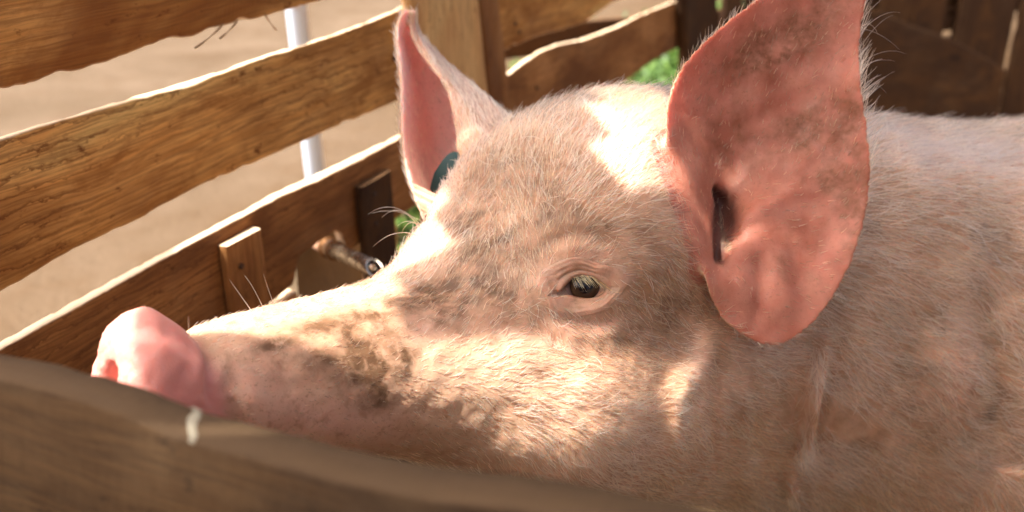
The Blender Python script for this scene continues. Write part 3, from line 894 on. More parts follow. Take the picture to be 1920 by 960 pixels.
# ------------------------------------------------------------------ the pig: fuse, sculpt, colour
VOX = .0025
LV, LF = build_loft()
NV, NF, NG, NN = near_ear()
FV, FF, FG, FN = far_ear()
LIMBS, HOOVES = pig_parts()
def fuse(parts, voxel):
    off = 0; V = []; F = []
    for v, f in parts:
        V.append(v); F += [tuple(int(i) + off for i in q) for q in f]; off += len(v)
    o = mesh_obj("fuse_tmp", np.concatenate(V), F)
    m = o.modifiers.new("r", 'REMESH'); m.mode = 'VOXEL'; m.voxel_size = voxel
    me = bpy.data.meshes.new_from_object(o.evaluated_get(bpy.context.evaluated_depsgraph_get()))
    bpy.data.objects.remove(o)
    return me
me = fuse([(LV, LF), (NV, NF), (FV, FF)] + LIMBS, VOX)
nv = len(me.vertices)
V = np.empty(nv * 3); me.vertices.foreach_get("co", V); V = V.reshape(-1, 3)
E = np.empty(len(me.edges) * 2, np.int64); me.edges.foreach_get("vertices", E); E = E.reshape(-1, 2)
deg = np.bincount(E.ravel(), minlength=nv).astype(float)
def lap_smooth(V, w, it):
    for _ in range(it):
        S = np.stack([np.bincount(E[:, 0], V[E[:, 1], k], nv) + np.bincount(E[:, 1], V[E[:, 0], k], nv) for k in range(V.shape[1])], -1) / deg[:, None]
        V = V + w[:, None] * (S - V)
    return V
def normals(V):
    me.vertices.foreach_set("co", V.ravel()); me.update()
    N = np.empty(nv * 3); me.vertices.foreach_get("normal", N)
    return N.reshape(-1, 3)
from mathutils.kdtree import KDTree
def kd_of(P):
    k = KDTree(len(P))
    for i, p in enumerate(P): k.insert(p, i)
    k.balance(); return k
N = normals(V)
PX = proj(V)
# which vertices belong to the ears, and to which side of them
earw = np.zeros(nv); inner = np.zeros(nv); earrim = np.zeros(nv); near_id = np.zeros(nv, bool); far_id = np.zeros(nv, bool)
for G, GN, flag, isfar in ((NG, NN, near_id, False), (FG, FN, far_id, True)):
    lo, hi = G.reshape(-1, 3).min(0) - .02, G.reshape(-1, 3).max(0) + .02
    cand = np.where(((V > lo) & (V < hi)).all(1))[0]
    kd = kd_of(G.reshape(-1, 3).tolist()); gn = GN.reshape(-1, 3); rows, cols = G.shape[:2]
    for i in cand:
        _, j, d = kd.find(V[i])
        if d < .0125:
            earw[i] = 1.0; flag[i] = True
            side = gn[j].dot(N[i])
            if isfar:
                c = j % cols; r = j // cols
                inner[i] = 0.0                       # set below
                earrim[i] = 1.0 if (c < 3 or c > cols - 4 or r > rows - 3) else 0.0
                earw[i] = 1.0 if r > 16 else 0.3
                inner[i] = side
            else:
                earrim[i] = 1.0 if j // cols > rows - 3 else 0.0
                inner[i] = 1.0 if side > .25 else 0.0
# the far ear's sheet normal points either way: the wall facing the funnel is the inside
mid = FG[FG.shape[0] // 3, 12]; aim = FG[FG.shape[0] // 3, -10] - mid
sgn = 1.0 if FN[FG.shape[0] // 3, 12].dot(aim) > 0 else -1.0
inner[far_id] = (inner[far_id] * sgn > .25).astype(float)
HC = to_head(V)
# soften the voxel steps everywhere, more where ears grow out of the head
body_bvh = BVHTree.FromPolygons([tuple(v) for v in LV], [tuple(map(int, f)) for f in LF])
V = lap_smooth(V, np.full(nv, .5), 4)
junction = np.zeros(nv)
for i in np.where((near_id | far_id) | ((np.abs(HC[:, 0]) < .12) & (HC[:, 2] > -.08) & (HC[:, 0] < .10)))[0]:
    pass
def blend_zone(G, flag, rad):
    lo, hi = G.reshape(-1, 3).min(0) - .03, G.reshape(-1, 3).max(0) + .03
    cand = np.where(((V > lo) & (V < hi)).all(1))[0]
    kd = kd_of(G.reshape(-1, 3).tolist())
    for i in cand:
        if flag[i]:
            p, n_, k, d = body_bvh.find_nearest(V[i])
            junction[i] = max(junction[i], 1 - min(d / rad, 1))
        else:
            _, j, d = kd.find(V[i])
            junction[i] = max(junction[i], 1 - min(max(d - .008, 0) / rad, 1))
blend_zone(NG, near_id, .020); blend_zone(FG, far_id, .016)
V = lap_smooth(V, .5 * np.clip(junction * 1.4, 0, 1), 26)
N = normals(V)

BV = BVHTree.FromPolygons([tuple(v) for v in V], [tuple(p.vertices) for p in me.polygons])
def hit(px, py):
    d = Vector(norm(ray(px, py))); r = BV.ray_cast(Vector(CAM), d)
    return None if r[0] is None else np.array(r[0])
def gauss(p, sig, aniso=None):
    d = V - p
    return np.exp(-(d * d).sum(1) / (2 * sig * sig))
def polydist(pts, n=80):
    """distance of every vertex to a 3-D polyline given by photo pixels on the skin, and the position along it"""
    H = [hit(*p) for p in pts]; H = np.array([h for h in H if h is not None])
    t = np.linspace(0, len(H) - 1, n)
    Q = interp_smooth(t, np.arange(len(H)), H) if len(H) > 2 else np.stack([np.interp(t, np.arange(len(H)), H[:, k]) for k in range(3)], -1)
    D = np.full(nv, 9.0); T = np.zeros(nv); S = np.zeros((nv, 3))
    lo, hi = Q.min(0) - .06, Q.max(0) + .06
    c = np.where(((V > lo) & (V < hi)).all(1) & ~near_id)[0]
    d2 = ((V[c][:, None, :] - Q[None]) ** 2).sum(-1)
    k = d2.argmin(1)
    D[c] = np.sqrt(d2[np.arange(len(c)), k]); T[c] = k / (n - 1); S[c] = V[c] - Q[k]
    return D, T, S
disp = np.zeros(nv)
def ridge(pts, width, h, groove=.6, gw=None, taper=True):
    global disp
    D, T, S = polydist(pts)
    tp = np.sin(np.clip(T, .02, .98) * math.pi) ** .4 if taper else 1.0
    r = np.exp(-(D / width) ** 2) - groove * np.exp(-((D - 2.1 * width) / (1.1 * width)) ** 2)
    disp += np.where(D < 8, h * r * tp, 0)
def groove(pts, width, h): ridge(pts, width, -h, groove=.35)
def bump(px, py, sig, h):
    global disp
    p = hit(px, py)
    if p is not None: disp += h * gauss(p, sig) * (~near_id)
# neck folds behind the cheek
ridge([(1352, 600), (1318, 660), (1280, 720), (1262, 790), (1262, 880)], .013, .0065, .3)
ridge([(1546, 640), (1538, 700), (1524, 770), (1508, 840), (1488, 920), (1478, 990)], .0058, .0115, .6)
ridge([(1400, 680), (1392, 760), (1398, 850), (1420, 930)], .010, .003, .6)
groove([(1345, 620), (1350, 700), (1340, 790), (1332, 880)], .007, .004)
groove([(1580, 640), (1570, 740), (1552, 840), (1535, 940)], .010, .003)
# cheek, brow, jowl
bump(1080, 760, .045, .016); bump(1080, 850, .05, .012); bump(930, 740, .035, .006)
bump(1085, 462, .020, .006); bump(1190, 500, .022, .004)
groove([(1020, 470), (1060, 448), (1110, 446), (1155, 470), (1180, 510)], .005, .0035)
groove([(1030, 585), (1070, 600), (1120, 600), (1165, 575)], .005, .0025)
groove([(1180, 470), (1200, 520), (1190, 580)], .006, .003)
groove([(950, 560), (985, 610), (1040, 650)], .009, .003)
groove([(760, 560), (850, 545), (940, 520), (1000, 480)], .012, .0035)
# folds around the snout
groove([(385, 660), (392, 710), (400, 760)], .005, .004)
for k, x in enumerate((430, 470, 520, 575)):
    groove([(x, 640 + 15 * (k % 2)), (x + 12, 700), (x + 10 - 14 * k, 760)], .007, (.0006, .0003, .0005, .0002)[k])
# shoulder relief
bump(1800, 700, .035, .010); bump(1740, 600, .05, -.006); bump(1700, 420, .06, .006); bump(1880, 600, .05, -.008)
groove([(1690, 640), (1720, 740), (1740, 860), (1745, 950)], .02, .007)
groove([(1850, 560), (1870, 680), (1860, 800)], .018, .006)
V = V + N * disp[:, None]
# general unevenness of the hide
bodyish = 1 - earw
V += N * (bodyish * (.0016 * fbm(V * 28, 3, 2) + .0007 * fbm(V * 90, 2, 6)))[:, None]
vb = norm(norm(ray(1360, 340)) + np.array([-.12, 0, 0]))
def ear_line(pts, sg, h):
    global V
    for u in np.linspace(0, 1, 11):
        q = hit(np.interp(u, np.linspace(0, 1, len(pts)), [p[0] for p in pts]), np.interp(u, np.linspace(0, 1, len(pts)), [p[1] for p in pts]))
        if q is not None: V = V - vb * (h * .3 * gauss(q, sg) * near_id)[:, None]
ear_line([(1378, 470), (1384, 430), (1402, 400), (1440, 378), (1490, 352)], .0060, .006)
ear_line([(1450, 480), (1470, 530), (1470, 590)], .009, .005)
ear_line([(1424, 480), (1426, 540), (1418, 605)], .0050, -.006)
ear_line([(1296, 400), (1316, 450), (1330, 520)], .006, .004)
ear_line([(1560, 180), (1590, 280), (1585, 380), (1555, 470)], .012, -.005)
ear_line([(1340, 170), (1400, 110), (1480, 50)], .012, -.004)
ear_line([(1440, 320), (1480, 220), (1530, 110), (1570, 20)], .006, .003)
ear_line([(1480, 330), (1550, 260), (1600, 180)], .005, .0025)
ear_line([(1420, 280), (1420, 200), (1440, 100)], .005, .0025)
# ear canal
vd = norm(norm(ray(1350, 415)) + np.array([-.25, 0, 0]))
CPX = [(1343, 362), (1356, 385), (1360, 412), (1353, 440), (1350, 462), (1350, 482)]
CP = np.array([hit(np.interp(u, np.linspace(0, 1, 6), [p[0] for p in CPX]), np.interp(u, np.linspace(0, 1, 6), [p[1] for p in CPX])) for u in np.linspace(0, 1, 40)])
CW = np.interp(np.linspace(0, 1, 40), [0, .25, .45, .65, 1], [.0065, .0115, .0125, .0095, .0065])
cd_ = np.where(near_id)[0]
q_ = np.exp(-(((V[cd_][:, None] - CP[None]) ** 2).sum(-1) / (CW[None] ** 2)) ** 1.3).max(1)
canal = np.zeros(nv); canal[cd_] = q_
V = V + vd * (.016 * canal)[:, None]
# nostrils on the front of the snout disc
HN = to_head(V)
sh_ = HN[:, 0] + .20 * (HN[:, 2] + .022) + .12 * HN[:, 1]              # undo the slant of the disc
for r in (.0270, -.0090):
    f = np.exp(-(((HN[:, 1] - r) / .0095) ** 2 + ((HN[:, 2] + .009) / .0120) ** 2) ** 1.6) * (sh_ > .468)
    V -= HFw * (.024 * f)[:, None]
disc = np.clip((sh_ - .468) / .012, 0, 1)
V += N * (disc * .0011 * vnoise(V * 330, 4))[:, None]
# eye socket
print('NOSTRIL', proj(hp(.486, .0175, -.03)), proj(hp(.486, -.0175, -.03)), proj(hp(.486, 0, -.022)))
EYE = hit(1098, 536); ii = np.argsort(((V - EYE) ** 2).sum(1))[:200]; EN = norm(N[ii].mean(0))
EX = norm(hit(1150, 541) - hit(1040, 548)); EX = norm(EX - EN * EX.dot(EN)); EY = norm(np.cross(EN, EX))
if EY[2] < 0: EY = -EY
skin_bvh = BVHTree.FromPolygons([tuple(v) for v in V], [tuple(p.vertices) for p in me.polygons])
le = np.stack([(V - EYE) @ EX, (V - EYE) @ EY, (V - EYE) @ EN], -1)
def socket(V, le, cx):
    f = np.exp(-((((le[:, 0] - cx) / .021) ** 2 + ((le[:, 1]) / .0135) ** 2) ** 2)) * (np.abs(le[:, 2]) < .03)
    return f
fs = socket(V, le, -.003)
V = V - EN * (fs * .017)[:, None]
# mirrored eye on the far side
def mirror(p):
    d = np.asarray(p) - HOw
    return np.asarray(p) - 2 * (d @ HRw)[..., None] * HRw if np.ndim(p) > 1 else np.asarray(p) - 2 * d.dot(HRw) * HRw
def mirdir(v): return v - 2 * v.dot(HRw) * HRw
E2 = mirror(EYE); rr = skin_bvh.find_nearest(E2); E2 = np.array(rr[0]); EN2 = mirdir(EN); EX2 = mirdir(EX); EY2 = mirdir(EY)
le2 = np.stack([(V - E2) @ EX2, (V - E2) @ EY2, (V - E2) @ EN2], -1)
V = V - EN2 * (socket(V, le2, -.003) * .017)[:, None]
N = normals(V)
me.polygons.foreach_set("use_smooth", [True] * len(me.polygons))

# ---- masks
def blob(px, py, rx, ry, ang=0.0, amt=1.0):
    """soft patch on the near side of the hide, given by the place it has there"""
    p = hit(px, py)
    if p is None: return np.zeros(nv)
    dep = proj(p)[2]; k = dep / FPX
    i = cd2w([1, 0, 0]); j = cd2w([0, 0, 1])
    d = V - p; x = d @ i; y = d @ j; z = d @ norm(ray(px, py))
    c, s = math.cos(ang), math.sin(ang)
    xx, yy = (x * c + y * s) / (rx * k), (-x * s + y * c) / (ry * k)
    return amt * np.exp(-(xx ** 2 + yy ** 2)) * (np.abs(z) < .05)
nz = fbm(V * 55, 4, 12); nz2 = fbm(V * 160, 3, 17); nz3 = fbm(V * 18, 3, 23)
dirt = sum(blob(*b) for b in [
    (640, 650, 85, 30, .15, .75), (705, 690, 60, 40, -.3, .75), (560, 630, 60, 18, .2, .6), (700, 730, 40, 35, 0, .7), (620, 620, 110, 16, .25, .5), (460, 680, 40, 22, 0, .3), (760, 660, 25, 40, 0, .5),
    (720, 575, 120, 16, .25, .55), (850, 530, 90, 22, .35, .6), (900, 470, 70, 20, .6, .45), (945, 570, 30, 30, 0, .75), (860, 410, 60, 40, .9, .35), (1000, 470, 30, 22, .9, .7),
    (1005, 600, 16, 36, .2, .6), (1020, 700, 20, 26, 0, .5), (1000, 350, 120, 90, 0, .42), (930, 300, 70, 60, 0, .32), (900, 440, 60, 60, .5, .3), (920, 540, 90, 30, .3, .35), (1100, 420, 90, 30, 0, .3), (1250, 600, 90, 60, .5, .40), (1230, 480, 60, 60, 0, .25), (1180, 640, 50, 24, 0, .3),  # forehead and bridge blobs: dirt deepened to paint in their shade
    (1160, 820, 30, 60, .2, .25), (905, 740, 20, 8, .3, .45),
    (1760, 520, 90, 80, -.5, .35), (1720, 640, 60, 90, .3, .45), (1840, 830, 40, 80, -.2, .5), (1640, 860, 50, 80, 0, .30), (1570, 560, 40, 60, 0, .2), (1870, 470, 40, 60, -.5, .3), (1470, 760, 20, 80, .1, .25), (1400, 760, 60, 90, 0, .3), (1620, 480, 60, 120, -.3, .30), (1800, 420, 120, 60, -.3, .30), (1680, 760, 120, 120, 0, .35), (1880, 700, 60, 140, 0, .4), (1100, 660, 60, 20, 0, .25), (830, 600, 60, 30, .3, .35), (780, 700, 40, 40, 0, .25)])
bodym = np.clip((-.05 - HC[:, 0]) / .10, 0, 1) * bodyish
dirt = dirt * (1 - .45 * bodym) + bodym * (.13 + .10 * fbm(V * 14, 4, 71))
dirt = np.clip(dirt * (1.0 + .8 * nz + .35 * nz2) + .10 * np.clip(nz3, 0, 1), 0, 1)
eard = sum(blob(*b) for b in [
    (1500, 260, 110, 40, .4, .55), (1590, 340, 40, 140, .1, .5), (1480, 80, 120, 60, .4, .45), (1360, 250, 50, 80, .3, .4), (1550, 520, 50, 60, -.3, .4), (1460, 240, 60, 14, .5, .8), (1540, 215, 70, 20, .55, .7), (1600, 250, 30, 80, .1, .8), (1560, 330, 20, 30, 0, .9), (1500, 340, 45, 10, .3, .8), (1600, 400, 22, 60, -.2, .9), (1570, 470, 20, 40, -.2, .7),
    (1480, 430, 30, 20, .3, .6), (1450, 110, 80, 14, .4, .6), (1540, 20, 60, 40, .6, .7), (1470, 500, 22, 30, 0, .5), (1340, 250, 30, 60, 0, .35), (1400, 100, 50, 30, .4, .4), (1420, 90, 20, 40, .5, .4)])
eard = np.clip(eard * (1 + 1.1 * nz + .7 * nz2), 0, 1) * near_id
pink = np.clip(sum(blob(*b) for b in [(450, 720, 90, 60, 0, .9), (560, 790, 130, 45, 0, .9), (700, 800, 80, 50, 0, .6), (800, 620, 60, 40, 0, .5), (1770, 740, 60, 70, .2, .5), (1800, 640, 30, 60, -.2, .4), (1400, 620, 40, 30, 0, .4),
    (1100, 500, 70, 40, -.1, .5), (1100, 600, 80, 30, 0, .4), (1330, 420, 24, 100, 0, .5), (1310, 680, 26, 60, .25, .5), (1010, 640, 120, 40, 0, .35)]), 0, 1)
lidz = np.exp(-(((le[:, 0] + .003) / .029) ** 2 + ((le[:, 1]) / .018) ** 2) ** 2) * (np.abs(le[:, 2]) < .04)
pink = np.clip(pink + .6 * lidz, 0, 1)
clean = np.clip(sum(blob(*b) for b in [(900, 740, 110, 70, 0, 1), (1050, 780, 130, 90, 0, 1), (1180, 850, 90, 90, 0, .7), (820, 680, 60, 50, 0, .7), (1300, 760, 30, 110, .15, .7), (1530, 760, 16, 150, .12, .8), (1700, 280, 140, 50, 0, .7), (1850, 290, 120, 50, 0, .7), (1450, 660, 80, 30, 0, .4)]), 0, 1)  # sunlight painted as paler coat on cheek, fold and back; cheek partly cleaner
clean = np.clip(clean + sum(blob(*b) for b in [(420, 612, 60, 18, .2, .9), (520, 588, 70, 18, .2, .9), (620, 562, 70, 18, .2, .9), (710, 542, 60, 16, .3, .9), (775, 505, 30, 40, 0, .9), (815, 425, 28, 60, 0, .9), (850, 355, 30, 40, 0, .8), (1185, 260, 70, 100, 0, .9)]), 0, 1)  # sun-whitened fuzz painted along snout top, brow and poll
clean = np.maximum(clean, far_id.astype(float))  # whole far ear painted pale for its sunlit hair
nose = np.clip((HC[:, 0] - .417) / .012, 0, 1)
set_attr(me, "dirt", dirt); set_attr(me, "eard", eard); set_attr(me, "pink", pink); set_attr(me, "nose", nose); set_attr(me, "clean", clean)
set_attr(me, "earw", earw); set_attr(me, "farear", far_id.astype(float)); set_attr(me, "ear", np.clip(inner * earw, 0, 1)); set_attr(me, "hc", V)
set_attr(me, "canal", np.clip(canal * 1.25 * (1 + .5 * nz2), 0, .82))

def skin_material():
    t = NT("pig_skin")
    p = t.attr("hc")
    n1 = t.noise(p, 35, 5, .6); n2 = t.noise(p, 220, 4, .65); n3 = t.noise(p, 9, 4, .55); n4 = t.noise(p, 700, 3, .6)
    c = t.mix(t.ramp(n1, [(.3, 0), (.7, 1)]), (.47, .265, .155), (.62, .39, .26))
    c = t.mix(t.math('MULTIPLY', t.ramp(n3, [(.45, 0), (.7, 1)]), .5), c, (.36, .195, .095))
    c = t.mix(t.math('MULTIPLY', t.attr("pink", "Fac"), .85), c, t.mix(n1, (.66, .37, .27), (.75, .46, .36)))
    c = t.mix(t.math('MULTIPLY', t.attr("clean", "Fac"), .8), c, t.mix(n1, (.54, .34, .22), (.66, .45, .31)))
    ec = t.mix(t.ramp(n1, [(.35, 0), (.65, 1)]), (.42, .140, .085), (.55, .235, .160))
    c = t.mix(t.attr("ear", "Fac"), c, ec)
    c = t.mix(t.math('MULTIPLY', t.attr("farear", "Fac"), t.attr("ear", "Fac")), c, t.mix(n1, (.84, .50, .43), (.88, .58, .50)))  # inside of far ear painted paler for sunlight coming through it
    c = t.mix(t.attr("nose", "Fac"), c, t.mix(n1, (.64, .235, .19), (.73, .33, .27)))
    n5 = t.noise(p, 95, 6, .7, .4)
    c = t.mix(t.math('MULTIPLY', t.ramp(n5, [(.52, 0), (.66, 1)]), t.math('SUBTRACT', .42, t.math('ADD', t.math('MULTIPLY', t.attr("ear", "Fac"), .3), t.math('MULTIPLY', t.attr("nose", "Fac"), .42)), True)), c, (.27, .125, .050))
    c = t.mix(t.math('MULTIPLY', t.ramp(t.noise(p, 420, 3, .7), [(.60, 0), (.68, 1)]), t.math('MULTIPLY', t.math('SUBTRACT', 1.0, t.attr('nose', 'Fac')), .5)), c, (.22, .10, .045))
    dm = t.math('MULTIPLY', t.attr("dirt", "Fac"), t.ramp(n5, [(.28, .25), (.55, 1.25)]), True)
    c = t.mix(dm, c, t.mix(n1, (.085, .040, .017), (.20, .100, .042)))
    em = t.math('MULTIPLY', t.attr("eard", "Fac"), t.ramp(n2, [(.3, .3), (.65, 1)]), True)
    c = t.mix(t.math('MULTIPLY', em, .85), c, (.17, .065, .020))
    c = t.mix(t.attr("canal", "Fac"), c, (.05, .014, .010))  # deep shade of the ear canal painted into the colour
    bh = t.math('ADD', t.math('MULTIPLY', n2, .8), t.math('MULTIPLY', n4, .5))
    sss = t.math('MULTIPLY_ADD', t.attr("ear", "Fac"), .35)
    nd = t.bsdf(Base_Color=c, Roughness=t.ramp(n2, [(.2, .42), (.8, .62)]), Normal=t.bump(bh, .45, .0016), Specular_IOR_Level=.4,
                Subsurface_Weight=1.0, Subsurface_Scale=t.math('ADD', t.math('MULTIPLY', t.attr('earw', 'Fac'), .005), .004))
    nd.inputs["Subsurface Radius"].default_value = (1.0, .50, .36)
    return t.m
SKIN = skin_material()
me.materials.clear(); me.materials.append(SKIN)
me.name = "body"
pig = empty("pig", [c2w(SH)[0], c2w(SH)[1], 0], "large pale pink pig with muddy bristly coat, head turned to the left", "pig")
body = bpy.data.objects.new("body", me); COL.objects.link(body)
def kid(o, par=None):
    par = par or pig
    o.parent = par; o.matrix_parent_inverse = Matrix.Translation(-Vector(pig.location)) if par is pig else Matrix.Identity(4)
    return o
kid(body)

# ---- hooves
HOOFM = NT("hoof_horn"); HOOFM.bsdf(Base_Color=(.10, .075, .055), Roughness=.6); HOOFM = HOOFM.m
for c, bw in HOOVES:
    for sd in (-1, 1):
        side = np.array([-bw[1], bw[0], 0]); q = c + side * sd * .021 - bw * .012
        prof = [(-.0, .030), (.006, .031), (.03, .026), (.055, .022), (.062, .012)]
        a = np.linspace(0, 2 * math.pi, 20, endpoint=False)
        W = np.array([q + [0, 0, h] + r * (np.cos(a)[:, None] * -bw * (1.35 - h * 5) + np.sin(a)[:, None] * side * .68) for h, r in prof])
        i = np.arange(len(prof) * 20).reshape(-1, 20)
        h_ = mesh_obj("hoof", W.reshape(-1, 3), np.stack([i[:-1], np.roll(i[:-1], -1, 1), np.roll(i[1:], -1, 1), i[1:]], -1).reshape(-1, 4).tolist() + [i[0].tolist()[::-1], i[-1].tolist()], HOOFM)
        kid(h_)

# ---- eyes
def eye_material():
    t = NT("eyeball"); p = t.attr("ec")
    sep = t.n("SeparateXYZ"); t.put(sep.inputs[0], p)
    r = t.math('SQRT', t.math('ADD', t.math('MULTIPLY', sep.outputs[0], sep.outputs[0]), t.math('MULTIPLY', sep.outputs[1], sep.outputs[1])))
    n = t.noise(p, 500, 3, .6)
    c = t.ramp(t.math('MULTIPLY', r, 70.0), [(.0, (.006, .005, .006)), (.38, (.010, .007, .007)), (.46, (.035, .017, .008)), (.74, (.055, .028, .011)), (.80, (.02, .010, .007)), (.90, (.30, .20, .17)), (1.0, (.62, .46, .42))])
    c = t.mix(t.math('MULTIPLY', n, .3), c, (.02, .012, .01), 'MIX')
    t.bsdf(Base_Color=c, Roughness=.10, Specular_IOR_Level=.45)
    return t.m
EYEM = eye_material()
ALM = [(-.0275, -.0060), (-.0215, -.0030), (-.0150, .0020), (-.0085, .0070), (-.002, .0085), (.005, .0068), (.0105, .0034), (.0150, -.0010), (.0165, -.0040), (.0130, -.0075), (.006, -.0095), (-.002, -.0092), (-.010, -.0072), (-.0165, -.0060), (-.0225, -.0066)]
def make_eye(P, X, Y, Z, sgn):
    R0 = .0150; ctr = P - Z * .0155
    n, m = 28, 48
    th = np.linspace(0, 2.0, n); ph = np.linspace(0, 2 * math.pi, m, endpoint=False)
    L = np.stack([np.sin(th)[:, None] * np.cos(ph)[None], np.sin(th)[:, None] * np.sin(ph)[None], np.cos(th)[:, None] + 0 * ph[None]], -1) * R0
    ec = L - [.0002, 0, 0]
    W = ctr + L[..., :1] * X + L[..., 1:2] * Y + L[..., 2:] * Z
    i = np.arange(n * m).reshape(n, m)
    f = np.stack([i[:-1], np.roll(i[:-1], -1, 1), np.roll(i[1:], -1, 1), i[1:]], -1).reshape(-1, 4).tolist()
    o = kid(mesh_obj("eye", W.reshape(-1, 3), f, EYEM)); set_attr(o.data, "ec", ec.reshape(-1, 3))
    # lids: from the almond slit out to the surrounding hide
    na, nt = 160, 26
    alm = closed_spline([(x * .92, y * (.92 if y > 0 else 1.0)) for x, y in ALM], na)
    ang = np.unwrap(np.arctan2(alm[:, 1] + .0015, alm[:, 0] + .004))
    wob = 1 + .10 * np.sin(3 * ang + 1) + .07 * np.sin(5 * ang)
    outer = np.stack([-.004 + .037 * wob * np.cos(ang), -.001 + .025 * wob * np.sin(ang)], -1)
    tt = np.linspace(0, 1, nt)
    G = np.zeros((nt, na, 3))
    for a, t_ in enumerate(tt):
        q = alm + (outer - alm) * t_ ** 1.15
        for b in range(na):
            x, y = q[b]
            o3 = P + X * x + Y * y
            rc = skin_bvh.ray_cast(Vector(o3 + Z * .05), Vector(-Z))
            zs = (np.array(rc[0]) - P).dot(Z) if rc[0] is not None else -.01
            rad2 = R0 ** 2 - x * x - y * y
            ze = -.0155 + math.sqrt(rad2) if rad2 > 0 else -.0155
            ze = max(ze, zs - .0085)
            up = 1.15 if y > -.002 else .8
            lid = ze + .0004 + .0042 * up * min(1, t_ / .16) ** .6
            k = min(max((t_ - .10) / .62, 0), 1); k = k * k * (3 - 2 * k)
            z = lid * (1 - k) + (zs + .0006) * k
            cr = .0014 * (math.exp(-((t_ - .34) / .05) ** 2) * (1.2 if y > 0 else .8) + .7 * math.exp(-((t_ - .55) / .05) ** 2) + .5 * math.exp(-((t_ - .74) / .04) ** 2))
            cr *= .38 + .7 * float(vnoise(np.array([x * 160, y * 160, 3.3]), 8))
            z -= cr
            z -= .004 * max(0, (t_ - .86) / .14) ** 1.5
            G[a, b] = (x, y, z)
    # the rolled edge reaches back onto the eyeball
    edge = G[0].copy(); edge[:, 2] -= .004; edge[:, :2] *= 1.02
    G = np.concatenate([edge[None], G])
    W = P + G[..., :1] * X + G[..., 1:2] * Y + G[..., 2:] * Z
    i = np.arange((nt + 1) * na).reshape(nt + 1, na)
    f = np.stack([i[:-1], np.roll(i[:-1], -1, 1), np.roll(i[1:], -1, 1), i[1:]], -1).reshape(-1, 4)
    if sgn < 0: f = f[:, ::-1]
    ld = kid(mesh_obj("eyelid", W.reshape(-1, 3), f.tolist(), SKIN))
    bm = bmesh.new(); bm.from_mesh(ld.data)
    bmesh.ops.recalc_face_normals(bm, faces=bm.faces)
    if sum(fc.normal.dot(Vector(Z)) for fc in bm.faces) < 0: bmesh.ops.reverse_faces(bm, faces=bm.faces)
    bm.to_mesh(ld.data); bm.free()
    k = len(ld.data.vertices)
    set_attr(ld.data, "hc", W.reshape(-1, 3)); set_attr(ld.data, "pink", np.full(k, .45)); 
    fl = .25 * np.clip(fbm(W.reshape(-1, 3) * 120, 3, 3), 0, 1)
    inner_ = np.repeat(np.concatenate([[1], np.clip(1 - tt / .12, 0, 1)]), na)
    set_attr(ld.data, "dirt", np.clip(fl + inner_ * .6 + .15, 0, 1)); set_attr(ld.data, "eard", np.zeros(k)); set_attr(ld.data, "nose", np.zeros(k)); set_attr(ld.data, "ear", np.zeros(k)); set_attr(ld.data, "canal", np.zeros(k)); set_attr(ld.data, "earw", np.zeros(k))
    return W
LIDW = make_eye(EYE, EX, EY, EN, 1)
make_eye(E2, EX2, EY2, EN2, -1)

# ---- ear tag in the far ear
TAG = NT("teal_plastic"); TAG.bsdf(Base_Color=(.007, .045, .045), Roughness=.5); TAG = TAG.m
def ear_tag():
    c = at(852, 336, .985); n = norm(CAM - c + np.array([-.25, 0, .0])); u = norm(np.array([.25, 0, 1]) - n * np.array([.25, 0, 1]).dot(n)); s = np.cross(u, n)
    pts = []
    for a in np.linspace(0, 2 * math.pi, 40, endpoint=False):
        x = math.copysign(abs(math.cos(a)) ** .45, math.cos(a)) * .021; y = math.copysign(abs(math.sin(a)) ** .5, math.sin(a)) * .026
        pts.append((x * (1 - .35 * max(y, 0) / .026), y))
    pts = np.array(pts); L = []
    for w, k in ((-.001, .96), (-.0006, 1), (.0006, 1), (.001, .96)):
        L.append(c + (pts[:, :1] * k) * s + (pts[:, 1:] * k) * u + w * n)
    L = np.array(L).reshape(-1, 3); i = np.arange(160).reshape(4, 40)
    o = kid(mesh_obj("ear_tag", L, np.stack([i[:-1], np.roll(i[:-1], -1, 1), np.roll(i[1:], -1, 1), i[1:]], -1).reshape(-1, 4).tolist() + [i[0].tolist()[::-1], i[-1].tolist()], TAG))
    o["label"] = "teal plastic tag inside the far ear"
    lathe(c + u * .012 - n * .002, n, [(0, .006, 0), (.004, .006, 0), (.005, .004, 0)], "tag_stud", TAG, None).parent = o
ear_tag()

# ------------------------------------------------------------------ hair
def hair_material(name, col, dirty, rough=.32):
    t = NT(name)
    h = t.n("BsdfHairPrincipled")
    h.parametrization = 'COLOR'
    rnd = t.n("HairInfo").outputs["Random"]
    d = t.attr("hd", "Fac")
    c = t.ramp(rnd, [(0, tuple(x * .42 for x in col)), (.5, tuple(x * .72 for x in col)), (.72, col), (.9, tuple(min(x * 1.32, .95) for x in col))])
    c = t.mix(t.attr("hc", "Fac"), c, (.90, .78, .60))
    c = t.mix(d, c, dirty)
    t.put(h.inputs["Color"], c)
    h.inputs["Roughness"].default_value = rough
    h.inputs["Radial Roughness"].default_value = .45
    t.t.links.new(h.outputs[0], t.out.inputs[0])
    return t.m
HAIRM = hair_material("blond_bristle", (.66, .47, .28), (.15, .08, .035), .26)
LASHM = hair_material("yellow_lash", (.75, .48, .14), (.3, .2, .1))

